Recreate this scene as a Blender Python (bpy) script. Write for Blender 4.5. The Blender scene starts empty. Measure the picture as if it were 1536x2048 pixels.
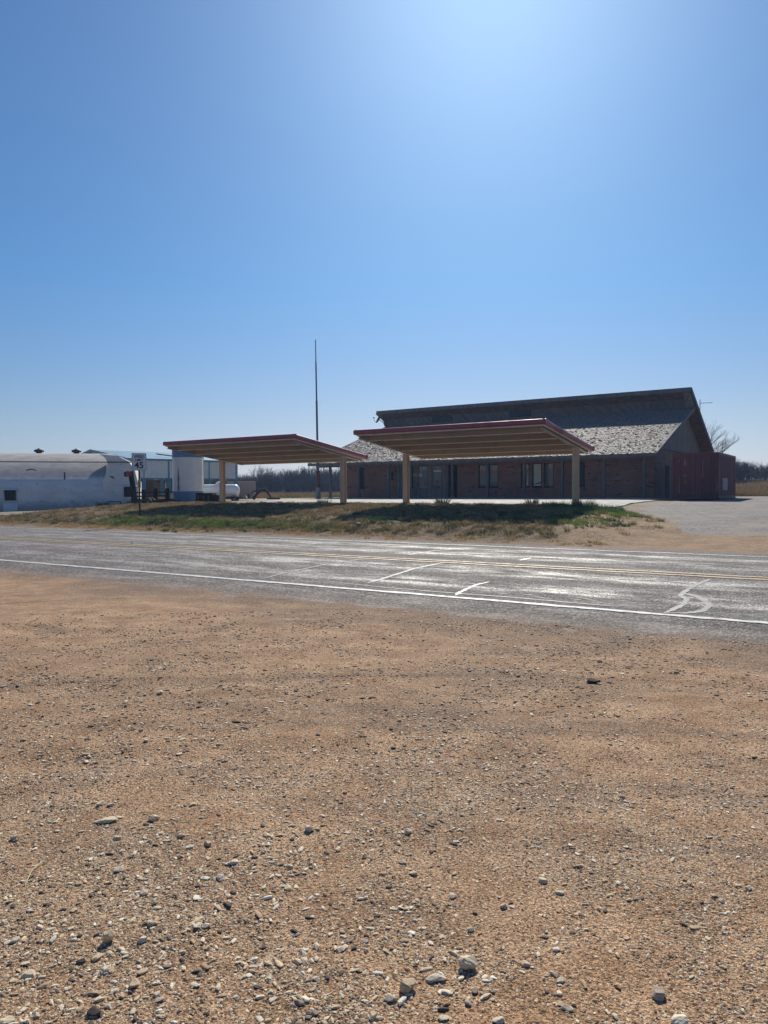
import bpy, bmesh, math, random
import numpy as np
from mathutils import Vector, Matrix
random.seed(7); RNG = np.random.default_rng(11)
S = bpy.context.scene; COL = S.collection
R = math.radians
YAW = R(33); CY, SY = math.cos(YAW), math.sin(YAW)
def W(X, D):
    """camera-aligned ground coordinates (right, forward) -> world x (along the road), y (away from it)"""
    return (CY*X - SY*D, SY*X + CY*D)

# ------------------------------------------------------------------ noise / terrain
_LAT = np.random.default_rng(3).random((256, 256))
def vnoise(x, y, s, seed=0):
    x = np.asarray(x, float)/s + seed*17.3; y = np.asarray(y, float)/s + seed*9.7
    xi = np.floor(x).astype(int); yi = np.floor(y).astype(int); fx = x-xi; fy = y-yi
    fx = fx*fx*(3-2*fx); fy = fy*fy*(3-2*fy)
    g = lambda a, b: _LAT[a % 256, b % 256]
    return (g(xi, yi)*(1-fx)+g(xi+1, yi)*fx)*(1-fy) + (g(xi, yi+1)*(1-fx)+g(xi+1, yi+1)*fx)*fy - .5
def sm(a, b, x):
    t = np.clip((np.asarray(x, float)-a)/(b-a), 0, 1); return t*t*(3-2*t)
def lot_edge(u, v):
    return u + 5.4 + (np.clip(v, 24.9, 33.5)-24.9)*.38 + vnoise(u, v, 1.3, 4)*1.2
def zt(u, v, detail=True):
    u = np.asarray(u, float); v = np.asarray(v, float)
    a = np.interp(v, [19.3, 20.2, 22.1, 24.5, 27, 31, 36, 46, 60], [0, .06, .44, .66, .80, .90, .95, .98, 1.0])
    d = np.interp(v, [20.5, 24, 30, 38, 46, 60], [0, .12, .45, .85, .98, 1.0])
    l = np.interp(v, [19.3, 21, 24, 28, 34, 45, 60], [0, .06, .2, .33, .62, .82, .97])
    sd = sm(-4.2, 1.6, lot_edge(u, v)); sl = 1-sm(-43, -34.5, u)
    z = a*(1-sd)+d*sd; z = z*(1-sl)+l*sl
    z = z + 1.45*sm(70, 112, v)*sm(-60, -30, u)*(1-sm(150, 260, v))
    if detail:
        near = 1-sm(7.6, 8.6, v)
        z = z + near*(.022*vnoise(u, v, .9, 1)+.012*vnoise(u, v, .23, 2)+.006*vnoise(u, v, .08, 3)+.003*vnoise(u, v, .035, 5))
        for cx, cy, r0 in ((2.5, -4.5, 9.3), (2.5, -4.5, 11.0), (-15, -2, 12.2), (-15, -2, 13.9)):
            r = np.hypot(u-cx, v-cy)+.12*vnoise(u, v, 1.5, 14); z = z - near*(.020*np.exp(-((r-r0)/.15)**2)-.010*np.exp(-((np.abs(r-r0)-.27)/.1)**2))*(.6+vnoise(u, v, .8, 15))
        bk = sm(19.6, 21, v)*(1-sm(30, 32.5, v))*(1-sd)
        z = z + bk*(.07*vnoise(u, v, .8, 6)+.05*vnoise(u, v, .3, 7))
        ex = sm(19.0, 19.6, v)*(1-sm(34, 36, v))
        z = z + ex*.015*vnoise(u, v, .25, 8)
        fld = sm(55, 70, v)
        z = z + fld*.25*vnoise(u, v, 6, 9)
        z = z - .05*sm(7.9, 8.7, v)*(1-sm(18.7, 19.3, v))
    return z

# ------------------------------------------------------------------ material helpers
class NT:
    def __init__(s, name):
        s.m = bpy.data.materials.new(name); s.m.use_nodes = True; s.t = s.m.node_tree; s.t.nodes.clear()
        s.out = s.n('ShaderNodeOutputMaterial'); s.b = s.n('ShaderNodeBsdfPrincipled')
        s.l(s.b.outputs[0], s.out.inputs[0]); s._c = None
    def n(s, typ, **kw):
        nd = s.t.nodes.new(typ)
        for k, v in kw.items(): setattr(nd, k, v)
        return nd
    def l(s, a, b): s.t.links.new(a, b)
    def set(s, node, key, v):
        i = node.inputs[key]
        if hasattr(v, 'is_linked') or isinstance(v, bpy.types.NodeSocket): s.l(v, i)
        elif isinstance(v, (tuple, list)) and len(v) == 3 and i.type == 'RGBA': i.default_value = (*v, 1)
        else: i.default_value = v
    @property
    def co(s):
        if s._c is None: s._c = s.n('ShaderNodeTexCoord').outputs['Object']
        return s._c
    def sep(s, v=None):
        nd = s.n('ShaderNodeSeparateXYZ'); s.l(v or s.co, nd.inputs[0]); return nd.outputs
    def comb(s, x, y, z):
        nd = s.n('ShaderNodeCombineXYZ')
        for i, q in enumerate((x, y, z)): s.set(nd, i, q)
        return nd.outputs[0]
    def scale(s, v, sc):
        nd = s.n('ShaderNodeMapping'); s.l(v or s.co, nd.inputs[0]); nd.inputs['Scale'].default_value = sc; return nd.outputs[0]
    def noise(s, sc, det=4, rough=.55, vec=None, dist=0):
        nd = s.n('ShaderNodeTexNoise'); s.l(vec or s.co, nd.inputs['Vector'])
        nd.inputs['Scale'].default_value = sc; nd.inputs['Detail'].default_value = det
        nd.inputs['Roughness'].default_value = rough; nd.inputs['Distortion'].default_value = dist
        return nd.outputs[0]
    def voro(s, sc, vec=None, feat='F1', rnd=1):
        nd = s.n('ShaderNodeTexVoronoi', feature=feat); s.l(vec or s.co, nd.inputs['Vector'])
        nd.inputs['Scale'].default_value = sc; nd.inputs['Randomness'].default_value = rnd; return nd.outputs
    def mr(s, v, a, b, c=0, d=1, smooth=False):
        nd = s.n('ShaderNodeMapRange'); nd.interpolation_type = 'SMOOTHSTEP' if smooth else 'LINEAR'
        for k, q in zip((0, 1, 2, 3, 4), (v, a, b, c, d)): s.set(nd, k, q)
        return nd.outputs[0]
    def math(s, op, a, b=0, c=None):
        nd = s.n('ShaderNodeMath', operation=op); s.set(nd, 0, a); s.set(nd, 1, b)
        if c is not None: s.set(nd, 2, c)
        return nd.outputs[0]
    def mix(s, f, a, b, mode='MIX'):
        nd = s.n('ShaderNodeMix', data_type='RGBA', blend_type=mode)
        s.set(nd, 0, f); s.set(nd, 6, a); s.set(nd, 7, b); return nd.outputs[2]
    def ramp(s, v, stops):
        nd = s.n('ShaderNodeValToRGB'); s.l(v, nd.inputs[0]); e = nd.color_ramp.elements
        while len(e) < len(stops): e.new(.5)
        for q, (p, c) in zip(e, stops): q.position = p; q.color = (*c, 1) if len(c) == 3 else c
        return nd.outputs[0]
    def bump(s, h, st=.3, d=.02, nrm=None):
        nd = s.n('ShaderNodeBump'); nd.inputs['Strength'].default_value = st; nd.inputs['Distance'].default_value = d
        s.l(h, nd.inputs['Height'])
        if nrm is not None: s.l(nrm, nd.inputs['Normal'])
        return nd.outputs[0]
    def fin(s, col, rough=.8, nrm=None, metal=0, spec=None):
        s.set(s.b, 'Base Color', col); s.set(s.b, 'Roughness', rough); s.set(s.b, 'Metallic', metal)
        if spec is not None: s.set(s.b, 'Specular IOR Level', spec)
        if nrm is not None: s.l(nrm, s.b.inputs['Normal'])
        return s.m

def worn(name, a, b, rough=.7, sc=3, grain=40, bump=.15, bd=.01, lo=.35, hi=.65, stain=None, metal=0, spec=.4, streak=False):
    """generic weathered surface: two colours mixed by noise, grain, optional stains, optional vertical streaks"""
    t = NT(name)
    v = t.scale(None, (1, 1, .12)) if streak else None
    f = t.mr(t.noise(sc, 6, .6, v), lo, hi)
    c = t.mix(f, a, b)
    g = t.noise(grain, 4, .6)
    c = t.mix(.35, c, t.ramp(g, [(.3, (.35, .35, .35)), (.7, (1, 1, 1))]), 'MULTIPLY')
    if stain: c = t.mix(t.mr(t.noise(sc*.7, 8, .7, t.scale(None, (1.3, 1, .35))), .56, .68, 0, .8), c, stain)
    r = t.mr(t.noise(sc*2, 3), .3, .7, max(rough-.12, .05), min(rough+.1, 1))
    return t.fin(c, r, t.bump(g, bump, bd), metal, spec)

def ground_mat():
    t = NT('ground_soil'); x, y, z = t.sep()
    big = t.noise(.45, 5, .6); mid = t.noise(2.6, 7, .62); fine = t.noise(38, 5, .65); gr = t.noise(95, 3, .7); gr2 = t.noise(230, 2, .6)
    dirt = t.mix(t.mr(mid, .38, .62), (.37, .22, .12), (.57, .385, .24))
    dirt = t.mix(t.mr(big, .44, .62, 0, .6), dirt, (.37, .25, .16))
    cx_, cy_ = t.math('SUBTRACT', x, 2.5), t.math('ADD', y, 4.5)
    rr = t.math('SQRT', t.math('ADD', t.math('MULTIPLY', cx_, cx_), t.math('MULTIPLY', cy_, cy_))); an = t.math('ARCTAN2', cy_, cx_)
    trk = t.noise(1.0, 6, .62, t.comb(t.math('MULTIPLY', rr, 2.1), t.math('MULTIPLY', an, 2.6), 0), .5)
    str_ = t.noise(1.1, 6, .65, t.scale(None, (.55, 1.6, 1)), .6)
    chip = t.math('MAXIMUM', t.mr(str_, .55, .68, 0, .8), t.mr(trk, .51, .62, 0, .8))
    edge = t.mr(t.math('ADD', y, t.math('MULTIPLY', t.math('SUBTRACT', t.noise(.9, 6, .65), .5), 4.2)), 6.3, 8.2, 0, .95, True)
    nearf = t.mr(y, 1.8, 4.2, .4, 1)
    chip = t.math('MULTIPLY', chip, nearf)
    chipf = t.math('MAXIMUM', chip, edge)
    dirt = t.mix(t.math('MULTIPLY', chipf, t.mr(fine, .40, .56, .15, 1)), dirt, (.13, .105, .09))
    v1 = t.voro(55); v2 = t.voro(105)
    cc = t.sep(v1[1]); cd = t.sep(v2[1])
    peb = t.math('MULTIPLY', t.mr(v1[0], .30, .42, 1, 0), t.math('GREATER_THAN', cc[0], .72))
    pebd = t.math('MULTIPLY', t.mr(v2[0], .30, .46, 1, 0), t.math('GREATER_THAN', cd[0], .45))
    pcol = t.ramp(cc[1], [(.0, (.07, .05, .04)), (.30, (.17, .12, .09)), (.45, (.50, .37, .23)), (1, (.74, .62, .44))])
    pcol2 = t.ramp(cd[1], [(.0, (.08, .055, .04)), (.38, (.26, .165, .10)), (.6, (.56, .39, .23)), (1, (.72, .56, .37))])
    dirt = t.mix(t.math('MULTIPLY', pebd, .85), dirt, pcol2); dirt = t.mix(t.math('MULTIPLY', peb, .9), dirt, pcol)
    dirt = t.mix(.85, dirt, t.ramp(gr, [(.40, (.40, .35, .31)), (.5, (.95, .93, .91)), (.60, (1.45, 1.42, 1.36))]), 'MULTIPLY')
    dirt = t.mix(.6, dirt, t.ramp(gr2, [(.42, (.55, .5, .47)), (.58, (1.35, 1.33, 1.3))]), 'MULTIPLY')
    # roadside bank soil and the far field
    sandy = t.mr(t.math('ADD', t.math('ADD', x, 7.6), t.math('MULTIPLY', t.math('SUBTRACT', y, 20.3), .27)), -1.2, .8)
    sand = t.mix(t.mr(t.noise(1.7, 6, .6), .38, .62), (.46, .305, .18), (.33, .22, .13))
    mat_ = t.mix(t.mr(t.noise(2.6, 6, .65), .40, .60), (.21, .15, .085), (.115, .09, .052))
    mat_ = t.mix(t.mr(t.noise(5.5, 5, .65), .50, .62, 0, .8), mat_, (.33, .235, .135))
    soil = t.mix(sandy, mat_, sand)
    soil = t.mix(t.mr(t.noise(9, 5, .65), .52, .66, 0, .6), soil, (.10, .08, .045))
    soil = t.mix(t.mr(y, 19.2, 20.4, .0, 1), (.27, .195, .15), soil)
    fld = t.mix(t.mr(t.noise(.22, 6, .65), .38, .62), (.34, .245, .13), (.24, .18, .105))
    yard = t.mix(t.mr(t.noise(.8, 6, .65), .35, .65), (.42, .34, .25), (.30, .235, .165))
    soil = t.mix(t.mr(y, 30.5, 33, 0, 1), soil, yard)
    soil = t.mix(t.mr(y, 52, 62, 0, 1), soil, fld)
    col = t.mix(t.mr(y, 13, 14), dirt, soil)
    h = t.math('ADD', t.math('MULTIPLY', fine, .8), t.math('ADD', t.math('MULTIPLY', gr, .55), t.math('MULTIPLY', t.math('MAXIMUM', peb, pebd), .5)))
    bk = t.math('MULTIPLY', t.noise(7, 5, .65), t.mr(y, 19.3, 20.5))
    return t.fin(col, .92, t.bump(h, .9, .014, t.bump(bk, .8, .12)), spec=.25)

def road_mat():
    t = NT('road_asphalt'); x, y, z = t.sep()
    agg = t.voro(48); agf = t.noise(42, 3, .7); long_ = t.scale(None, (.12, 1.3, 1))
    big = t.noise(1.0, 6, .65, long_); patch = t.noise(2.2, 7, .68, t.scale(None, (.32, 1, 1)))
    ac = t.sep(agg[1])
    c = t.ramp(ac[0], [(0, (.03, .028, .029)), (.45, (.095, .086, .083)), (.75, (.19, .172, .162)), (.9, (.30, .275, .255)), (1, (.48, .455, .42))])
    c = t.mix(t.mr(big, .4, .62, 0, .5), c, (.12, .11, .105))
    c = t.mix(t.mr(patch, .50, .66, 0, .5), c, (.33, .31, .29))
    c = t.mix(.8, c, t.ramp(t.noise(17, 4, .75), [(.42, (.5, .49, .48)), (.5, (.95, .95, .95)), (.58, (1.5, 1.48, 1.45))]), 'MULTIPLY')
    dust = t.mr(t.math('ADD', y, t.math('MULTIPLY', t.math('SUBTRACT', t.noise(1.3, 6, .65), .5), 2.2)), 7.7, 9.0, .8, 0, True)
    c = t.mix(t.math('MULTIPLY', dust, t.mr(agf, .4, .6)), c, (.30, .20, .125))
    wp = None
    for ctr, wd in ((10.55, .55), (12.35, .75), (15.4, .75), (17.1, .6)):
        q = t.mr(t.math('ABSOLUTE', t.math('SUBTRACT', y, ctr)), wd*.3, wd*1.25, 1, 0, True)
        wp = q if wp is None else t.math('MAXIMUM', wp, q)
    pol = t.math('MULTIPLY', t.math('MULTIPLY', t.mr(wp, 0, 1, .22, 1), t.mr(patch, .38, .60)), t.mr(t.math('ADD', t.math('MULTIPLY', ac[1], .55), t.math('MULTIPLY', agf, .45)), .34, .50, .10, 1))
    rough = t.mr(pol, 0, 1, .85, .52)
    h = t.math('ADD', t.math('MULTIPLY', agg[0], -1.0), t.math('MULTIPLY', agf, .6))
    b = t.n('ShaderNodeBump'); b.inputs['Distance'].default_value = .012
    t.l(t.mr(pol, 0, 1, .9, .4), b.inputs['Strength']); t.l(h, b.inputs['Height'])
    return t.fin(c, rough, b.outputs[0], spec=t.mr(pol, 0, 1, .16, .75))

def lot_mat():
    t = NT('lot_asphalt')
    n = t.noise(.9, 6, .65); cr = t.voro(.9, t.mixv if False else None, 'DISTANCE_TO_EDGE')
    c = t.mix(t.mr(n, .35, .65), (.215, .19, .17), (.15, .136, .126))
    c = t.mix(t.mr(t.noise(50, 3), .35, .65, .0, .5), c, (.12, .11, .105))
    wob = t.n('ShaderNodeVectorMath', operation='ADD'); t.l(t.co, wob.inputs[0])
    nz = t.n('ShaderNodeTexNoise'); nz.inputs['Scale'].default_value = 2.0; t.l(t.co, nz.inputs['Vector']); t.l(nz.outputs[1], wob.inputs[1])
    cr = t.voro(2.4, wob.outputs[0], 'DISTANCE_TO_EDGE')
    crk = t.math('MULTIPLY', t.mr(cr[0], .02, .085, .8, 0), t.mr(t.noise(.6, 4), .36, .5))
    c = t.mix(crk, c, (.055, .048, .043))
    dust = t.mr(t.noise(.5, 5, .6), .5, .7, 0, .6); c = t.mix(dust, c, (.29, .23, .165))
    return t.fin(c, .85, t.bump(t.math('ADD', t.math('MULTIPLY', crk, -1), t.math('MULTIPLY', t.noise(60, 3), .4)), .5, .02), spec=.3)

def brick_mat(name='brown_brick'):
    t = NT(name); x, y, z = t.sep()
    v = t.comb(t.math('ADD', x, y), z, 0)
    br = t.n('ShaderNodeTexBrick'); t.l(v, br.inputs['Vector'])
    br.inputs['Scale'].default_value = 1; br.inputs['Brick Width'].default_value = .30; br.inputs['Row Height'].default_value = .10
    br.inputs['Mortar Size'].default_value = .012; br.inputs['Mortar Smooth'].default_value = .3; br.inputs['Bias'].default_value = -.1
    br.inputs['Color1'].default_value = (.34, .155, .11, 1); br.inputs['Color2'].default_value = (.27, .122, .09, 1); br.inputs['Mortar'].default_value = (.27, .195, .16, 1)
    vo = t.sep(t.voro(1, t.scale(v, (3.4, 10, 1)), rnd=.7)[1])
    c = t.mix(t.mr(vo[0], .93, .95, 0, .6), br.outputs[0], (.035, .028, .026))
    c = t.mix(t.mr(vo[1], .965, .975, 0, .5), c, (.36, .25, .19))
    c = t.mix(t.mr(t.noise(.8, 5, .6), .45, .7, 0, .45), c, (.09, .06, .05))
    return t.fin(c, .88, t.bump(t.math('ADD', t.math('MULTIPLY', br.outputs[1], -1), t.math('MULTIPLY', t.noise(45, 3), .3)), .7, .02), spec=.3)

def siding_mat(name, a, b, diag=True, pitch=5.0):
    t = NT(name); x, y, z = t.sep()
    q = t.math('ADD', x, z) if diag else t.math('ADD', x, y)
    q = t.math('MULTIPLY', q, pitch); fr = t.math('FRACT', q); fl = t.math('FLOOR', q)
    wn = t.n('ShaderNodeTexWhiteNoise', noise_dimensions='1D'); t.l(fl, wn.inputs['W'])
    c = t.mix(wn.outputs[0], a, b)
    st = t.noise(5, 6, .65, t.scale(None, (1, 1, .3)))
    c = t.mix(t.mr(st, .45, .7, 0, .6), c, tuple(.45*k for k in a))
    gap = t.mr(fr, 0, .09, 1, 0)
    c = t.mix(t.math('MULTIPLY', gap, .8), c, (.02, .018, .017))
    return t.fin(c, .85, t.bump(t.math('ADD', t.math('MULTIPLY', gap, -1), t.math('MULTIPLY', st, .3)), .6, .02), spec=.3)

def attr_mat(name, rough=.8, spec=.3, bump=None, transl=0):
    t = NT(name); a = t.n('ShaderNodeAttribute', attribute_name='Col')
    c = a.outputs[0]
    if bump:
        g = t.noise(bump, 5, .65)
        c = t.mix(.6, c, t.ramp(g, [(.3, (.55, .52, .5)), (.7, (1.15, 1.15, 1.15))]), 'MULTIPLY')
        t.fin(c, rough, t.bump(g, .5, .006), spec=spec)
    else: t.fin(c, rough, spec=spec)
    if transl:
        tr = t.n('ShaderNodeBsdfTranslucent'); t.l(c, tr.inputs[0]); mx = t.n('ShaderNodeMixShader'); mx.inputs[0].default_value = transl
        t.l(t.b.outputs[0], mx.inputs[1]); t.l(tr.outputs[0], mx.inputs[2]); t.l(mx.outputs[0], t.out.inputs[0])
    return t.m

def quonset_mat(roof=False):
    t = NT('barn_roof_coat' if roof else 'barn_whitewash'); x, y, z = t.sep()
    n = t.noise(1.4, 7, .68, t.scale(None, (.5, .5, 1.5))); g = t.noise(30, 4, .6)
    c = t.mix(t.mr(n, .36, .66), (.78, .77, .75), (.62, .605, .585))
    if roof: c = t.mix(t.mr(t.math('ADD', z, t.math('MULTIPLY', t.noise(2, 6, .65), .5)), 2.45, 2.7), c, t.mix(t.mr(t.noise(2.5, 7, .68, t.scale(None, (.4, .4, 1.2))), .38, .62), (.46, .43, .40), (.33, .31, .29)))
    c = t.mix(t.mr(t.noise(3.5, 8, .7), .58, .70, 0, .75), c, (.34, .31, .285))
    c = t.mix(t.mr(t.math('ADD', z, t.math('MULTIPLY', t.noise(2.5, 6, .6), .9)), .75, 1.25, .6, 0), c, (.20, .19, .165))
    blk = t.math('FRACT', t.math('MULTIPLY', z, 5))
    return t.fin(c, .85, t.bump(t.math('ADD', t.math('MULTIPLY', t.mr(blk, 0, .08, 1, 0), -.4), g), .3, .015), spec=.25)

def painted(name, col, col2=None, rough=.45, dirt=(.12, .1, .08), amt=.5, sc=2.0, spec=.5):
    t = NT(name); n = t.noise(sc, 7, .65, t.scale(None, (1, 1, .25)))
    c = t.mix(t.mr(t.noise(sc*.6, 4), .35, .65), col, col2 or tuple(.8*k for k in col))
    c = t.mix(t.mr(n, .52, .72, 0, amt), c, dirt)
    return t.fin(c, t.mr(n, .4, .7, rough, min(1, rough+.25)), t.bump(t.noise(25, 3), .06, .01), spec=spec)

def glass_mat():
    t = NT('window_glass'); return t.fin((.035, .042, .055), t.mr(t.noise(4, 5), .35, .7, .04, .16), spec=1.0)

M = dict(
    ground=ground_mat(), road=road_mat(), lot=lot_mat(),
    concrete=worn('pale_concrete', (.50, .48, .44), (.40, .38, .35), .85, 1.2, 30, .3, .01, stain=(.27, .24, .2)),
    white_line=worn('worn_white_paint', (.68, .68, .65), (.50, .49, .47), .6, 6, 60, .5, .008, stain=(.14, .13, .125)),
    yellow_line=worn('worn_yellow_paint', (.56, .37, .14), (.50, .36, .18), .6, 5, 60, .5, .008, stain=(.15, .12, .09)),
    sealant=worn('crack_sealant', (.15, .145, .14), (.21, .205, .20), .48, 3, 60, .35, .004, spec=.42),
    maroon=painted('maroon_paint', (.40, .085, .10), (.35, .07, .085), .38, (.12, .06, .055), .5),
    tan=painted('tan_paint', (.74, .56, .375), (.68, .51, .335), .5, (.24, .17, .11), .45),
    cream=painted('cream_paint', (.74, .67, .56), (.68, .61, .50), .5, (.3, .24, .18), .4),
    deck=painted('bounce_lit_deck_sheet', (.86, .79, .68), (.82, .75, .64), .5, (.6, .52, .42), .25), purlin=painted('shaded_purlin_paint', (.44, .345, .265), (.40, .31, .235), .55, (.25, .19, .14), .35),  # deck lightened for ground bounce, purlins darkened for shade, both in base colour
    brick=brick_mat(), shake=attr_mat('wood_shakes', .7, .3, 30),
    diag=siding_mat('diagonal_wood_siding', (.17, .132, .118), (.11, .094, .09), True, 4.6),
    vert=siding_mat('vertical_wood_siding', (.25, .205, .178), (.165, .14, .128), False, 5.5),
    greywood=worn('grey_weathered_wood', (.20, .18, .172), (.125, .112, .108), .85, 4, 30, .5, .012, streak=True),
    brownwood=worn('brown_weathered_wood', (.155, .095, .065), (.085, .056, .042), .85, 4, 30, .5, .012),
    darkwood=worn('dark_timber', (.045, .032, .028), (.024, .019, .018), .9, 4, 30, .5, .015, spec=.2),
    soffit=worn('brown_soffit_boards', (.24, .125, .07), (.15, .08, .048), .85, 2.5, 25, .4, .012),
    shinglesheet=worn('back_roof_shingles', (.16, .14, .125), (.09, .08, .072), .9, 6, 20, .6, .03),
    glass=glass_mat(), black=worn('black_rubber', (.018, .018, .018), (.03, .028, .026), .8, 5, 40),
    pane_reflection=worn('cream_reflection_paint', (.70, .66, .54), (.62, .58, .46), .7, 2, 30),  # cream colour painted for a bright reflection in the window glass
    curtain=worn('faded_curtain', (.20, .20, .205), (.14, .14, .145), .8, 6, 30),
    quonset=quonset_mat(),
    shedwall=painted('pale_blue_sheet', (.66, .71, .70), (.61, .665, .67), .45, (.3, .32, .32), .3),
    shedblue=painted('blue_sheet', (.10, .27, .40), (.09, .24, .36), .42, (.12, .16, .2), .3),
    tankwhite=painted('tank_white', (.72, .70, .66), (.66, .645, .61), .4, (.45, .42, .38), .35),
    lpgwhite=painted('gloss_white', (.78, .78, .76), (.74, .74, .72), .22, (.5, .49, .46), .2),
    tankblue=painted('tank_blue', (.10, .20, .32), (.09, .18, .30), .45, (.12, .16, .19), .4),
    rust=worn('rust', (.22, .085, .035), (.12, .05, .025), .9, 8, 50, .4, .01),
    rustpole=worn('rusted_pipe', (.24, .085, .06), (.15, .062, .05), .8, 3, 40, .3, .01, stain=(.42, .37, .33)),
    greypipe=worn('grey_pipe', (.155, .165, .18), (.10, .107, .12), .45, 3, 40, .1, .005),
    polebase=worn('chipped_pale_paint', (.44, .36, .32), (.33, .24, .21), .75, 4, 40, .3, .01, stain=(.2, .08, .06)),
    container=worn('faded_maroon_container', (.19, .05, .05), (.135, .037, .039), .62, 1.6, 30, .12, .01, stain=(.22, .11, .09), streak=True),
    vent=worn('pale_vent_steel', (.50, .47, .45), (.40, .37, .355), .6, 4, 30),
    signwhite=worn('sign_sheeting', (.86, .86, .88), (.80, .80, .82), .5, 2, 30, .02),
    signblack=worn('sign_ink', (.014, .014, .016), (.02, .02, .022), .5, 3, 30, .02),
    delineator=worn('amber_plate', (.62, .30, .035), (.5, .24, .03), .5, 3, 30, .05),
    steel=worn('galvanised_steel', (.20, .205, .21), (.13, .133, .138), .5, 4, 30, .1, .005, metal=.5),
    darksteel=worn('dark_steel', (.045, .046, .05), (.03, .03, .033), .6, 4, 30, .1, .005),
    redbox=worn('faded_red', (.33, .05, .045), (.22, .04, .035), .6, 5, 30),
    beige=painted('beige_sheet', (.43, .385, .315), (.395, .35, .29), .55, (.25, .21, .17), .35),
    rustybox=worn('rusty_brown_sheet', (.30, .23, .155), (.20, .12, .075), .8, 1.5, 20, .2, .01, stain=(.10, .05, .035)),
    bark=worn('grey_bark', (.15, .122, .108), (.095, .078, .07), .9, 6, 40, .5, .01),
    deadwood=worn('dead_wood', (.085, .062, .05), (.045, .034, .03), .9, 5, 30, .5, .02),
    brush=attr_mat('bare_brush', .9, .2), grass=attr_mat('grass_blades', .7, .25, None, .2),
    gravel=attr_mat('gravel_stone', .8, .35, 90), stone=attr_mat('limestone', .82, .3, 55),
    leaf=attr_mat('weed_leaf', .6, .3, None, .35), rubble=attr_mat('rubble_bits', .85, .3, 4),
    straw=worn('dry_straw', (.72, .58, .34), (.6, .46, .26), .7, 10, 60), dish=worn('grey_dish', (.13, .135, .15), (.10, .104, .115), .5, 3, 30),
    ivory=worn('yellowed_card', (.62, .44, .24), (.54, .38, .2), .6, 4, 30), ink=worn('brown_ink', (.10, .05, .025), (.08, .04, .02), .6, 4, 30),
    digits=worn('white_digits', (.75, .75, .74), (.66, .66, .65), .5, 5, 30), reflector=worn('white_plastic', (.8, .8, .76), (.72, .72, .68), .3, 5, 30),
)

_t = NT('dim_blue_glass'); M['dimglass'] = _t.fin((.012, .022, .042), .35, spec=.25)
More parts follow.
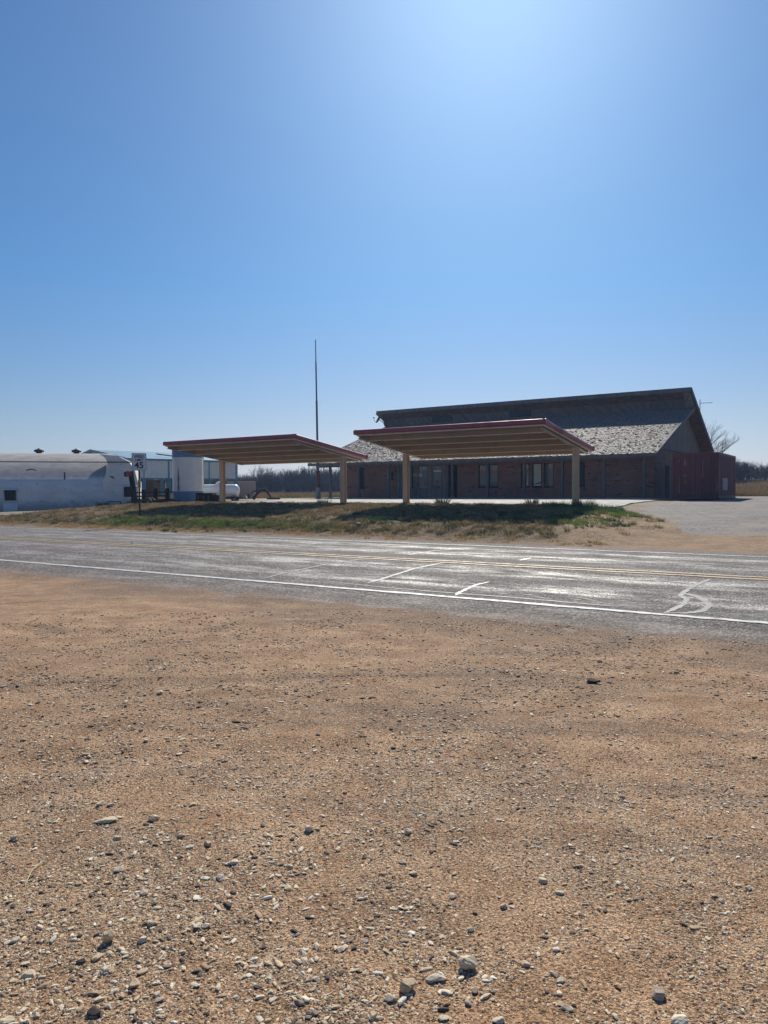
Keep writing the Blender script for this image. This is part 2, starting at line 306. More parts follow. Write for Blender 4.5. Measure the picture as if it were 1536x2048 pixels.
# ------------------------------------------------------------------ object helpers
XF = {}
def setp(o, label=None, cat=None, group=None, kind=None):
    for k, v in (('label', label), ('category', cat), ('group', group), ('kind', kind)):
        if v: o[k] = v
    return o
def thing(name, label, cat, loc=(0, 0, 0), rz=0, group=None):
    o = bpy.data.objects.new(name, None); COL.objects.link(o); o.empty_display_size = .3
    o.location = loc; o.rotation_euler = (0, 0, rz); setp(o, label, cat, group)
    XF[o] = Matrix.Translation(loc) @ Matrix.Rotation(rz, 4, 'Z'); return o
class MB:
    def __init__(s): s.v = []; s.f = []; s.sm = []
    def add(s, vs, fs, smooth=False):
        k = len(s.v); s.v += [tuple(p) for p in vs]; s.f += [tuple(i+k for i in f) for f in fs]; s.sm += [smooth]*len(fs); return s
    def box(s, x0, x1, y0, y1, z0, z1):
        return s.hexa([(x0, y0, z0), (x1, y0, z0), (x1, y1, z0), (x0, y1, z0), (x0, y0, z1), (x1, y0, z1), (x1, y1, z1), (x0, y1, z1)])
    def hexa(s, p):
        return s.add(p, [(0, 3, 2, 1), (4, 5, 6, 7), (0, 1, 5, 4), (1, 2, 6, 5), (2, 3, 7, 6), (3, 0, 4, 7)])
    def beam(s, p0, p1, w, h, up=(0, 0, 1)):
        p0 = Vector(p0); p1 = Vector(p1); d = (p1-p0).normalized(); a = d.cross(Vector(up))
        a = a.normalized() if a.length > 1e-5 else Vector((1, 0, 0)); b = a.cross(d)
        q = [p+a*(i*w/2)+b*(j*h/2) for p in (p0, p1) for i, j in ((-1, -1), (1, -1), (1, 1), (-1, 1))]
        return s.add(q, [(0, 1, 2, 3), (7, 6, 5, 4), (0, 4, 5, 1), (1, 5, 6, 2), (2, 6, 7, 3), (3, 7, 4, 0)])
    def tube(s, pts, rad, n=10, caps=True):
        pts = [Vector(p) for p in pts]; rad = rad if isinstance(rad, (list, tuple)) else [rad]*len(pts)
        vs = []; k = len(pts)
        ref = Vector((0, 0, 1)) if abs((pts[-1]-pts[0]).normalized().z) < .9 else Vector((1, 0, 0))
        for i, p in enumerate(pts):
            d = (pts[min(i+1, k-1)]-pts[max(i-1, 0)]).normalized(); a = d.cross(ref).normalized(); b = a.cross(d)
            vs += [p+(a*math.cos(2*math.pi*j/n)+b*math.sin(2*math.pi*j/n))*rad[i] for j in range(n)]
        fs = [(i*n+j, i*n+(j+1) % n, (i+1)*n+(j+1) % n, (i+1)*n+j) for i in range(k-1) for j in range(n)]
        s.add(vs, fs, True)
        if caps:
            s.add(vs[:n], [tuple(range(n))]); s.add(vs[-n:], [tuple(reversed(range(n)))])
        return s
    def lathe(s, c, prof, n=32, smooth=True):
        vs = [(c[0]+r*math.cos(2*math.pi*j/n), c[1]+r*math.sin(2*math.pi*j/n), c[2]+z) for r, z in prof for j in range(n)]
        fs = [(i*n+j, i*n+(j+1) % n, (i+1)*n+(j+1) % n, (i+1)*n+j) for i in range(len(prof)-1) for j in range(n)]
        s.add(vs, fs, smooth); s.add(vs[:n], [tuple(reversed(range(n)))]); s.add(vs[-n:], [tuple(range(n))]); return s
    def build(s, name, mat, parent=None, label=None, bevel=0, world=True, cols=None):
        me = bpy.data.meshes.new(name); vs = s.v
        if parent is not None and world:
            p = parent
            while p.parent is not None: p = p.parent
            inv = XF.get(p)
            if inv is not None:
                inv = inv.inverted(); vs = [inv @ Vector(q) for q in vs]
        me.from_pydata(vs, [], s.f); me.polygons.foreach_set('use_smooth', s.sm); me.materials.append(mat); me.update()
        o = bpy.data.objects.new(name, me); COL.objects.link(o); o.parent = parent
        if label: o['label'] = label
        if bevel:
            b = o.modifiers.new('bevel', 'BEVEL'); b.width = bevel; b.segments = 2; b.limit_method = 'ANGLE'
        return o
def np_mesh(name, V, F, mat, cols=None, smooth=False, kind=None):
    """V (N,3), F (M,k): one uniform-polygon mesh, fast"""
    V = np.ascontiguousarray(V, np.float32); F = np.ascontiguousarray(F, np.int32); k = F.shape[1]
    me = bpy.data.meshes.new(name); me.vertices.add(len(V)); me.vertices.foreach_set('co', V.ravel())
    me.loops.add(F.size); me.loops.foreach_set('vertex_index', F.ravel())
    me.polygons.add(len(F)); me.polygons.foreach_set('loop_start', np.arange(0, F.size, k, dtype=np.int32))
    me.update(calc_edges=True); me.polygons.foreach_set('use_smooth', np.full(len(F), smooth))
    if cols is not None:
        ca = me.color_attributes.new('Col', 'FLOAT_COLOR', 'POINT')
        ca.data.foreach_set('color', np.concatenate([cols, np.ones((len(cols), 1))], 1).astype(np.float32).ravel())
    me.materials.append(mat); me.validate(); o = bpy.data.objects.new(name, me); COL.objects.link(o)
    if kind: o['kind'] = kind
    return o
def grid(name, us, vs, zf, mat, kind='structure', keep=None):
    U, V = np.meshgrid(us, vs); Z = zf(U, V); P = np.stack([U, V, Z], -1).reshape(-1, 3); nu = len(us)
    i, j = np.meshgrid(np.arange(nu-1), np.arange(len(vs)-1)); a = (j*nu+i).ravel()
    F = np.stack([a, a+1, a+1+nu, a+nu], 1)
    if keep is not None:
        c = P[F].mean(1); F = F[keep(c[:, 0], c[:, 1])]
    return np_mesh(name, P, F, mat, smooth=True, kind=kind)
def text_mesh(body, size, mat, name, parent, mtx, depth=.0015, bold=0.0, align='CENTER'):
    cu = bpy.data.curves.new('lettering', 'FONT'); cu.body = body; cu.size = size; cu.extrude = depth; cu.offset = bold
    cu.align_x = align; cu.align_y = 'CENTER'; cu.resolution_u = 4
    to = bpy.data.objects.new('lettering_source', cu); COL.objects.link(to)
    dg = bpy.context.evaluated_depsgraph_get(); me = bpy.data.meshes.new_from_object(to.evaluated_get(dg))
    bpy.data.objects.remove(to); me.transform(mtx); me.materials.clear(); me.materials.append(mat)
    o = bpy.data.objects.new(name, me); COL.objects.link(o); o.parent = parent; return o

# ------------------------------------------------------------------ camera, sun, sky
cam = bpy.data.cameras.new('camera'); co = bpy.data.objects.new('camera', cam); COL.objects.link(co); S.camera = co
cam.sensor_fit = 'VERTICAL'; cam.sensor_height = 36; cam.lens = 36*1480/2048; cam.clip_start = .05; cam.clip_end = 8000
co.matrix_world = Matrix.Translation((0, 0, 1.5)) @ Matrix.Rotation(YAW, 4, 'Z') @ Matrix.Rotation(math.pi/2-R(1.55), 4, 'X') @ Matrix.Rotation(R(-.3), 4, 'Z')
ELEV = R(37.0); AZ = R(8.5); sx, sy = W(math.sin(AZ), math.cos(AZ))
sd = Vector((sx*math.cos(ELEV), sy*math.cos(ELEV), math.sin(ELEV)))
sun = bpy.data.lights.new('sun', 'SUN'); sun.energy = 5.0; sun.angle = R(.53); sun.color = (1, .93, .82)
so = bpy.data.objects.new('sun', sun); COL.objects.link(so); so.rotation_euler = sd.to_track_quat('Z', 'Y').to_euler()
w = bpy.data.worlds.new('World'); S.world = w; w.use_nodes = True; nt = w.node_tree
sky = nt.nodes.new('ShaderNodeTexSky'); sky.sky_type = 'NISHITA'; sky.sun_disc = False
sky.sun_elevation = ELEV; sky.sun_rotation = math.atan2(sx, sy); sky.altitude = 700; sky.air_density = .9; sky.dust_density = 1.0; sky.ozone_density = 6
# haze low in the sky takes some light out of it; ozone blue higher up
gd = nt.nodes.new('ShaderNodeTexCoord'); sp = nt.nodes.new('ShaderNodeSeparateXYZ'); nt.links.new(gd.outputs['Generated'], sp.inputs[0])
rp = nt.nodes.new('ShaderNodeValToRGB'); nt.links.new(sp.outputs[2], rp.inputs[0]); el = rp.color_ramp.elements
for i, (p, c) in enumerate(((0, (.76, .68, .74)), (.09, (.76, .73, .71)), (.26, (.555, .81, .905)), (.6, (.60, .83, .98)))):
    e = el[i] if i < 2 else el.new(p)
    e.position = p; e.color = (*c, 1)
mx = nt.nodes.new('ShaderNodeMix'); mx.data_type = 'RGBA'; mx.blend_type = 'MULTIPLY'; mx.inputs[0].default_value = 1
nt.links.new(sky.outputs[0], mx.inputs[6]); nt.links.new(rp.outputs[0], mx.inputs[7])
nt.links.new(mx.outputs[2], nt.nodes['Background'].inputs[0]); nt.nodes['Background'].inputs[1].default_value = .096
S.view_settings.view_transform = 'Standard'; S.view_settings.look = 'None'; S.view_settings.exposure = 0.06; S.view_settings.gamma = 1
S.cycles.use_denoising = True; S.cycles.denoising_prefilter = 'ACCURATE'
S.cycles.max_bounces = 6; S.cycles.sample_clamp_indirect = 6

# ------------------------------------------------------------------ ground, road, lot
def geo(a, b, first, k=1.35):
    out = []; x = a; s = first
    while abs(x-a) < abs(b-a): x += s*(1 if b > a else -1); s *= k; out.append(x)
    return out
us = sorted(set(np.round(np.concatenate([np.arange(-9.2, .9, .032), np.arange(-50, -9.2, .3), np.arange(.9, 16, .3), geo(-50, -4000, .5), geo(16, 4000, .5), np.arange(-120, -50, 2.5)]), 3)))
vs = sorted(set(np.round(np.concatenate([np.arange(.7, 8.8, .032), np.arange(8.9, 19, .5), np.arange(19, 36, .18), np.arange(36, 140, 1.2), geo(140, 5000, 2), geo(.7, -600, .1)]), 3)))
grid('ground', us, vs, zt, M['ground'])
def zroad(v): return np.interp(v, [7.2, 8.7, 13.8, 18.8, 19.9], [-.022, .012, .055, .015, -.02])
ru = np.concatenate([np.array(geo(-40, -900, 1.0))[::-1], np.arange(-40, 6, .25), geo(6, 600, .5)])
grid('road', ru, np.arange(7.2, 19.95, .25), lambda u, v: zroad(v) + .006*vnoise(u, v, .5, 12), M['road'])
def strip(name, pts, width, mat, dz=.008, kind='structure', step=.12, jag=.25, seed=0, taper=True):
    P = np.array(pts, float); d = np.r_[0, np.cumsum(np.hypot(*np.diff(P, axis=0).T))]
    n = max(3, int(d[-1]/step)); q = np.linspace(0, d[-1], n); X = np.interp(q, d, P[:, 0]); Y = np.interp(q, d, P[:, 1])
    for _ in range(2 if len(pts) > 2 else 0):
        X[1:-1] = (X[:-2]+2*X[1:-1]+X[2:])/4; Y[1:-1] = (Y[:-2]+2*Y[1:-1]+Y[2:])/4
    tx, ty = np.gradient(X), np.gradient(Y); L = np.hypot(tx, ty)+1e-9; nx, ny = -ty/L, tx/L
    r = np.random.default_rng(seed+len(pts)); wd = lambda: width/2*(1+jag*(r.random(n)-.5)*2)
    wa, wb = wd(), wd()
    if taper: f = np.minimum(1, np.minimum(q, d[-1]-q)/.25+.15); wa *= f; wb *= f
    A = np.stack([X+nx*wa, Y+ny*wa], 1); B = np.stack([X-nx*wb, Y-ny*wb], 1)
    zz = lambda p: zroad(p[:, 1]) + .006*vnoise(p[:, 0], p[:, 1], .5, 12) + dz
    V = np.concatenate([np.c_[A, zz(A)], np.c_[B, zz(B)]]); i = np.arange(n-1)
    return V, np.stack([i, i+n, i+n+1, i+1], 1)
def strips(name, lst, mat, kind='structure'):
    V = []; F = []; k = 0
    for v, f in lst: V.append(v); F.append(f+k); k += len(v)
    return np_mesh(name, np.concatenate(V), np.concatenate(F), mat, kind=kind)
line = lambda v, w, s: strip('l', [(-300, v), (-60, v)], w, None, step=2, jag=.05, seed=s, taper=False)
line2 = lambda v, w, s: strip('l', [(-60, v), (12, v)], w, None, step=.09, jag=.28, seed=s, taper=False)
line3 = lambda v, w, s: strip('l', [(12, v), (300, v)], w, None, step=2, jag=.05, seed=s, taper=False)
L3 = lambda v, w, s: [line(v, w, s), line2(v, w, s), line3(v, w, s)]
strips('white_edge_lines', L3(9.19, .13, 1)+L3(18.25, .12, 2), M['white_line'])
strips('yellow_centre_lines', L3(13.30, .11, 3)+L3(13.62, .11, 4), M['yellow_line'])
SEAL = [([(-8.63, 9.46), (-8.83, 10.15), (-9.1, 11.66), (-9.1, 13.1)], .085), ([(-6.73, 9.86), (-6.84, 10.52), (-7.17, 12.11), (-7.17, 13.2)], .10),
        ([(-4.87, 9.35), (-4.98, 9.71), (-5.12, 10.51), (-5.09, 10.98)], .085), ([(-12.59, 14.37), (-12.98, 16.18), (-13.24, 17.95)], .10),
        ([(-8.79, 14.48), (-8.92, 16.05), (-8.53, 17.59)], .11), ([(-7.64, 9.79), (-6.93, 9.66), (-6.22, 9.57), (-5.41, 9.56), (-4.0, 9.58), (-2.6, 9.5)], .05),
        ([(-2.1, 13.0), (-2.17, 12.11), (-2.17, 11.26), (-2.14, 10.86), (-2.0, 10.6), (-1.95, 10.12), (-1.99, 9.52), (-2.02, 9.3)], .10),
        ([(-2.19, 11.18), (-1.96, 10.96), (-1.74, 10.49), (-1.64, 10.15), (-1.66, 9.67), (-1.78, 9.45), (-2.0, 9.35)], .12),
         ([(-13.12, 9.94), (-13.65, 10.69), (-13.84, 11.16), (-13.28, 11.05)], .05),
        ([(-6.04, 14.51), (-6.1, 15.28)], .16), ([(-16.2, 10.2), (-16.9, 11.4), (-17.3, 12.9)], .05), ([(-20.5, 14.3), (-21.5, 16.2), (-22, 17.6)], .07)]
for x, y in [(-3.98, 9.94), (-3.82, 9.8), (-3.69, 9.76), (-3.24, 9.98), (-3.13, 9.93), (-3.02, 9.83), (-3.29, 9.83), (-2.69, 10.03), (-4.52, 10.11), (-4.38, 9.88), (-5.33, 10.17), (-5.42, 9.91), (-2.39, 9.8), (-1.17, 9.62), (-2.92, 9.73)]:
    SEAL.append(([(x-.09, y), (x+.09, y-.01)], .07))
strips('crack_seals', [strip('s', p, w_*.78, None, dz=.005, step=.05, jag=.35, seed=i) for i, (p, w_) in enumerate(SEAL)], M['sealant'])
grid('parking_lot', np.arange(-14, 34, .25), np.r_[np.arange(23.2, 34, .15), np.arange(34, 62, .5)], lambda u, v: zt(u, v, False)-.02+.05*sm(-.2, 1.2, lot_edge(u, v))*sm(23.6, 25.2, v+.6*vnoise(u, v, 1.5, 23))+.012*vnoise(u, v, 1.1, 3), M['lot'],
     keep=lambda u, v: (lot_edge(u, v) > -.4))
grid('concrete_apron', np.r_[np.arange(-38.5, -8.9, .5)], np.r_[np.arange(31.0, 46.0, .4), 46.3], lambda u, v: zt(u, v, False)+.036, M['concrete'],
     keep=lambda u, v: (u < -9.6+.5*vnoise(u, v, 1, 31)) & (v > 31.35+.35*vnoise(u, v, .8, 32)) & ((u > -31.5) | (v > 36+.4*vnoise(u, v, 1, 33))))
# pale drive and kerb strip in front of the barn (left)
def drive_front(X): return np.minimum(40.9+.10*(X+20)+.25*np.sin(X*1.7)+np.maximum(0, X+19.6)*3.6, 46.8+.15*(X+19))
def cam_sheet(name, X0, X1, d0, d1, dz, mat, nx=50, ny=8):
    V = []; 
    for j in range(ny+1):
        for i in range(nx+1):
            X = X0+(X1-X0)*i/nx; f = j/ny; D = d0(X)*(1-f)+d1(X)*f; u, v = W(X, D); V.append((u, v, float(zt(u, v, False))+dz))
    a = np.array([j*(nx+1)+i for j in range(ny) for i in range(nx)]); return np_mesh(name, np.array(V), np.stack([a, a+1, a+nx+2, a+nx+1], 1), mat, smooth=True, kind='structure')
M['caliche'] = worn('caliche_gravel', (.34, .285, .225), (.26, .215, .17), .95, 1.5, 40, .5, .015, stain=(.2, .165, .13), spec=.2)
cam_sheet('dirt_drive', -34, -17.5, drive_front, lambda X: 50.0+.2*(X+20), .06, M['caliche'])
cam_sheet('concrete_strip', -19.6, -13.0, lambda X: 47.0+.15*(X+19), lambda X: 48.3+.17*(X+19), .13, M['concrete'], 20, 2)

# ------------------------------------------------------------------ the two steel canopies
def canopy(u0, u1, c0, c1, label, zb):
    t = thing('steel_canopy', label, 'canopy', ((u0+u1)/2, 30.7, zb), 0, 'steel canopies in front of the building')
    vf, vb = 26.85, 32.75; zr = lambda v: 4.24-.129*(v-vf)
    def rail(m, p0, p1, hh, th, out):   # rounded gutter-like fascia between two points
        p0 = Vector(p0); p1 = Vector(p1); o = Vector(out); k = 8; pr = []
        for i in range(k+1):
            a = -math.pi/2+math.pi*i/k; pr.append((th*.55*math.cos(a)+.02, hh/2*math.sin(a)))
        pr += [(-.04, hh/2), (-.04, -hh/2)]
        vs_ = [p+o*a+Vector((0, 0, b)) for p in (p0, p1) for a, b in pr]; n = len(pr)
        m.add(vs_, [(i, (i+1) % n, n+(i+1) % n, n+i) for i in range(n)], True); m.add(vs_[:n], [tuple(range(n))]); m.add(vs_[n:], [tuple(reversed(range(n)))])
    m = MB(); hh = .21
    rail(m, (u0-.1, vf, zr(vf)-hh/2), (u1+.1, vf, zr(vf)-hh/2), hh, .12, (0, -1, 0)); rail(m, (u1+.1, vb, zr(vb)-hh/2), (u0-.1, vb, zr(vb)-hh/2), hh, .12, (0, 1, 0))
    for uu, o in ((u0, -1), (u1, 1)): rail(m, (uu, vf-.05, zr(vf-.05)-hh/2+.002), (uu, vb+.05, zr(vb+.05)-hh/2+.002), hh-.004, .12, (o, 0, 0))
    m.build('fascia', M['maroon'], t)
    m = MB()
    for uu in (u0+.03, u1-.03): m.beam((uu, vf+.05, zr(vf+.05)-hh-.025), (uu, vb-.05, zr(vb-.05)-hh-.025), .06, .05)
    m.beam((u0, vf+.03, zr(vf)-hh-.025), (u1, vf+.03, zr(vf)-hh-.025), .06, .05)
    m.build('trim', M['cream'], t)
    m = MB(); n = int((u1-u0-.1)/.30); prof = [(0, 0), (.06, .0), (.09, .05), (.21, .05), (.24, 0)]; xs = []
    for i in range(n): xs += [(u0+.05+i*.30+a, b) for a, b in prof]
    vs_ = [(x, v, zr(v)-.10+b) for v in (vf+.02, vb-.02) for x, b in xs]; k = len(xs)
    m.add(vs_, [(i, i+1, k+i+1, k+i) for i in range(k-1)]); m.build('roof_deck', M['deck'], t)
    for v in (vf+.75, vf+2.05, vf+3.35, vf+4.65, vb-.28):
        m = MB(); lip = MB(); z = zr(v)-.115
        for a, b in ((c0+.11, c1-.11), (u0+.08, c0-.11), (c1+.11, u1-.08)):
            if b-a < .03: continue
            m.box(a, b, v-.02, v, z-.225, z); lip.box(a, b, v-.075, v-.02, z-.25, z-.225); m.box(a, b, v, v+.075, z-.012, z-.002)
        pu = m.build('purlin', M['purlin'], t); lip.build('lip', M['deck'], pu)  # lip takes the pale deck tone to draw its bounce-lit underside
    for c in (c0, c1):
        m = MB(); a = vf+.12; b = vb-.12
        m.beam((c, a, zr(a)-.235), (c, b, zr(b)-.235), .012, .22); m.beam((c, a, zr(a)-.345), (c, b, zr(b)-.345), .18, .016); m.beam((c, a, zr(a)-.125), (c, b, zr(b)-.125), .20, .014)
        m.build('beam', M['purlin'], t)
        m = MB(); v = 30.95; zt_ = zr(v)-.36
        m.box(c-.12, c+.12, v-.13, v-.114, zb, zt_); m.box(c-.12, c+.12, v+.114, v+.13, zb, zt_-.04); m.box(c-.008, c+.008, v-.114, v+.114, zb, zt_-.02)
        co_ = m.build('column', M['tan'], t)
        m = MB(); m.box(c-.22, c+.22, v-.23, v+.23, zb-.02, zb+.022)
        for i in (-1, 1):
            for j in (-1, 1): m.tube([(c+i*.18, v+j*.195, zb+.022), (c+i*.18, v+j*.195, zb+.06)], .014, 6)
        m.build('base_plate', M['steel'], co_)
    return t
canopy(-31.33, -22.42, -31.27, -22.6, 'tan steel canopy with maroon edge beside the white and blue tank', .86)
canopy(-18.88, -10.2, -18.80, -10.34, 'tan steel canopy with maroon edge directly in front of the brick entrance', .89)

# ------------------------------------------------------------------ the brick building
bt = thing('brick_building', 'long low brick building with shake roof, porch posts and raised clerestory', 'building', (-22.3, 46.9, .98))
EV, EZ, SL = 45.3, 3.72, .327; zf = lambda v: EZ+SL*(v-EV)
UL, UR = -36.4, -10.3; wl, wr, wv = -33.9, -10.8, 46.9
WINS = [(-32.61, -32.22, 1.78, 3.36), (-29.82, -29.59, 2.45, 2.95), (-22.6, -21.93, 1.80, 3.36), (-21.80, -21.1, 1.80, 3.36), (-19.45, -18.86, 1.80, 3.36), (-18.63, -17.97, 1.80, 3.36), (-17.8, -17.14, 1.80, 3.36), (-15.5, -15.08, 1.80, 3.36)]
ENT = (-29.16, -25.02, .98, 3.44); REC = (-25.02, -24.24, .98, 3.40)
def wall_boxes(m, x0, x1, z0, z1, y0, y1, holes):
    xs = sorted({x0, x1, *[h[0] for h in holes], *[h[1] for h in holes]})
    for a, b in zip(xs, xs[1:]):
        hs = sorted([h for h in holes if h[0] <= a+1e-6 and h[1] >= b-1e-6], key=lambda h: h[2]); z = z0
        for h in hs:
            if h[2] > z+.005: m.box(a, b, y0, y1, z, h[2])
            z = h[3]
        if z < z1-.005: m.box(a, b, y0, y1, z, z1)
m = MB(); wall_boxes(m, wl, wr, .9, 4.2, wv, wv+.28, WINS+[ENT, REC])
m.box(wl, wl+.28, wv+.28, 64.2, .9, 4.2); m.box(wr-.28, wr, wv+.28, 64.2, .9, 4.05); m.box(wl, wr, 64.2, 64.45, .9, 4.6)
m.build('wall', M['brick'], bt)
for i, (a, b, c, d) in enumerate(WINS):
    f = MB(); y0, y1 = wv+.02, wv+.12; e = .05
    f.box(a, a+e, y0, y1, c, d); f.box(b-e, b, y0, y1, c, d); f.box(a+e, b-e, y0, y1, c, c+e); f.box(a+e, b-e, y0, y1, d-e, d); f.box(a-.03, b+.03, wv-.05, wv+.02, c-.06, c)
    wo = f.build('window', M['darkwood'], bt)
    p = MB().box(a+e, b-e, wv+.09, wv+.10, c+e, d-e)
    p.build('pane', M['pane_reflection'] if i == 5 else M['dimglass'] if i in (0, 1, 7) else M['glass'], wo, 'pane painted cream for a reflection' if i == 5 else None)  # opaque cream pane: the glass reflection is put into its colour
    if i in (2, 3): MB().box(a+e+.003, b-e-.003, wv+.075, wv+.088, c+e, c+.2 if i == 2 else c+.32).build('sill_clutter', M['curtain'], wo)
    if i == 4:
        MB().add([(-19.06, wv+.08, 1.88), (-18.92, wv+.08, 1.88), (-18.92, wv+.08, 2.95), (-18.96, wv+.08, 2.95), (-19.06, wv+.088, 1.88), (-18.92, wv+.088, 1.88), (-18.92, wv+.088, 2.95), (-18.96, wv+.088, 2.95)], [(0, 1, 2, 3), (7, 6, 5, 4), (0, 4, 5, 1), (1, 5, 6, 2), (3, 7, 4, 0)]).build('reflection_strip', M['pane_reflection'], wo)  # cream strip painted for the reflection at this pane's edge
    if i == 5: MB().add([(-18.57, wv+.075, 1.93), (-18.03, wv+.075, 2.03), (-18.03, wv+.075, 2.13), (-18.57, wv+.075, 1.97), (-18.57, wv+.085, 1.93), (-18.03, wv+.085, 2.03), (-18.03, wv+.085, 2.13), (-18.57, wv+.085, 1.97)], [(0, 1, 2, 3), (7, 6, 5, 4), (0, 4, 5, 1), (3, 2, 6, 7)]).build('batten', M['brownwood'], wo)  # brown strip drawn for the diagonal gap in the painted reflection
    if i == 6: MB().box(a+e+.02, a+e+.2, wv+.07, wv+.088, c+e, d-e).build('curtain', M['curtain'], wo)
# boarded entry with three tall panes, two of them in doors
doors = [(-28.45, -27.90), (-27.44, -26.72), (-26.25, -25.56)]
m = MB(); wall_boxes(m, ENT[0], ENT[1], ENT[2], ENT[3], wv+.03, wv+.15, [(a-.12, b+.12, .99, 3.42) for a, b in doors]); m.build('entry_boarding', M['vert'], bt)
for i, (a, b) in enumerate(doors):
    m = MB(); a0, b0 = a-.115, b+.115; wall_boxes(m, a0, b0, 1.0, 3.415, wv+.05, wv+.12, [(a, b, 1.76, 3.37)]); d = m.build('door', M['vert'], bt)
    MB().box(a, b, wv+.085, wv+.095, 1.76, 3.37).build('pane', M['glass'], d)
    f = MB(); f.box(a-.03, a, wv+.035, wv+.05, 1.73, 3.40); f.box(b, b+.03, wv+.035, wv+.05, 1.73, 3.40); f.box(a, b, wv+.035, wv+.05, 1.73, 1.76); f.box(a, b, wv+.035, wv+.05, 3.37, 3.40); f.build('pane_trim', M['greywood'], d)
    if i == 1:
        o = text_mesh('2103', .30, M['digits'], 'house_number', d, Matrix.Translation((-27.08+22.3, wv+.078-46.9, 3.20-.98)) @ Matrix.Rotation(math.pi/2, 4, 'X'), .004, .006)
        MB().box(-27.39, -27.20, wv+.072, wv+.082, 2.62, 2.80).build('sticker', M['digits'], d)
    if i >= 1:
        x = b-.18 if i == 1 else (a+b)/2
        ring = MB().tube([(x+.11*math.cos(q*math.pi/8), wv+.072, 2.13+.13*math.sin(q*math.pi/8)) for q in range(17)], .022, 6, False); ring.build('hanging_ring', M['greywood'], d)
    if i == 2:
        k = MB(); k.beam((a+.05, wv+.075, 3.32), (b-.04, wv+.075, 3.12), .012, .03, (0, 1, 0)); k.beam((a+.3, wv+.07, 3.2), (b-.02, wv+.07, 3.33), .012, .03, (0, 1, 0)); k.box(a+.04, b-.03, wv+.064, wv+.08, 2.93, 3.06); k.build('paper_notice', M['digits'], d)
        MB().box(a+.03, b-.03, wv+.07, wv+.083, 1.77, 1.95).build('kick_board', M['soffit'], d)
    if i: MB().tube([(a-.06, wv+.03, 2.0), (a-.06, wv-.02, 2.0), (a-.06, wv-.02, 2.25), (a-.06, wv+.03, 2.25)], .012, 6).build('handle', M['steel'], d)
m = MB(); m.box(REC[0], REC[1], wv+.8, wv+.86, .98, 3.4); m.box(REC[0]-.05, REC[0], wv+.28, wv+.86, .98, 3.4); m.box(REC[1], REC[1]+.05, wv+.28, wv+.86, .98, 3.4); m.build('recessed_door', M['darkwood'], bt)
for u in (-34.83, -32.12, -29.47, -28.56, -24.16, -21.48, -18.81, -16.25, -13.58, -11.16):
    m = MB(); m.box(u-.085, u+.085, 45.92, 46.08, 1.0, 3.42); m.box(u-.12, u+.12, 45.88, 46.12, .99, 1.08); m.build('porch_post', M['greywood'], bt)
m = MB().box(UL+.25, UR-.12, 45.90, 46.10, 3.42, 3.62); m.build('porch_beam', M['greywood'], bt)
m = MB().box(UL+.3, UR-.3, 45.55, wv-.002, .92, 1.06); m.build('porch_slab', M['concrete'], bt)
m = MB().box(UL-.02, UR+.02, EV-.06, EV-.015, EZ-.19, EZ-.01); m.build('eave_board', M['greywood'], bt)
# roof: deck, individual shakes, rakes
V1 = 56.35
m = MB(); m.hexa([(UL, EV, EZ-.16), (UR, EV, EZ-.16), (UR, V1+.4, zf(V1+.4)-.16), (UL, V1+.4, zf(V1+.4)-.16), (UL, EV, EZ-.02), (UR, EV, EZ-.02), (UR, V1+.4, zf(V1+.4)-.02), (UL, V1+.4, zf(V1+.4)-.02)])
deck = m.build('roof', M['soffit'], bt)
def shakes():
    rg = np.random.default_rng(5); V = []; C = []; rows = np.arange(EV-.04, V1-.02, .15); cs = math.cos(math.atan(SL)); sn = math.sin(math.atan(SL))
    for r in rows:
        x = UL-.02
        ws = rg.uniform(.08, .18, 340); xs = x+np.r_[0, np.cumsum(ws)]; k = np.searchsorted(xs, UR+.02); xs = xs[:k]; xs = np.r_[xs, UR+.02]
        a = xs[:-1]+.006; b = xs[1:]-.006; n = len(a); ln = .22+rg.uniform(-.03, .03, n); v0 = r+rg.uniform(-.035, .035, n)
        lift = .016+rg.exponential(.009, n).clip(0, .04); cup = rg.normal(0, .007, n); tw = rg.normal(0, .008, n)
        up = np.where(rg.random(n) < .025, .035, 0)
        for side, x_, s_ in ((0, a, -1), (1, b, 1)):
            pass
        z0 = zf(v0); v1 = v0+ln; z1 = zf(v1)+.004
        A = np.stack([a, v0-.0, z0+lift-tw+up], 1); B = np.stack([b, v0+rg.uniform(-.02, .02, n), z0+lift+tw+up], 1)
        Cc = np.stack([b, v1, z1], 1); D = np.stack([a, v1, z1], 1)
        A2 = A-np.array([0, 0, .02]); B2 = B-np.array([0, 0, .02]); mid = (A+B)/2+np.stack([0*a, 0*a, cup], 1); mid2 = (Cc+D)/2
        V.append(np.stack([A, mid, B, Cc, mid2, D, A2, B2], 1))
        base = rg.uniform(0, 1, n)[:, None]
        col = np.array([.265, .24, .222])*(.72+.45*base)+rg.normal(0, .012, (n, 3)); dark = rg.random(n) < .06; col[dark] *= .62
        C.append(np.repeat(col.clip(.02, 1)[:, None, :], 8, 1))
    V = np.concatenate(V); C = np.concatenate(C); n = len(V); o = (np.arange(n)*8)[:, None]
    F = np.concatenate([o+np.array([0, 1, 4, 5]), o+np.array([1, 2, 3, 4]), o+np.array([6, 7, 2, 1]), o+np.array([6, 1, 0, 6])[[0, 1, 2, 2]]]) if False else np.concatenate([o+np.array([0, 1, 4, 5]), o+np.array([1, 2, 3, 4]), o+np.array([6, 7, 2, 0])])
    return V.reshape(-1, 3)-np.array([-22.3, 46.9, .98]), F, C.reshape(-1, 3)
sv, sf, sc_ = shakes(); sh = np_mesh('shakes', sv, sf, M['shake'], sc_); sh.parent = deck
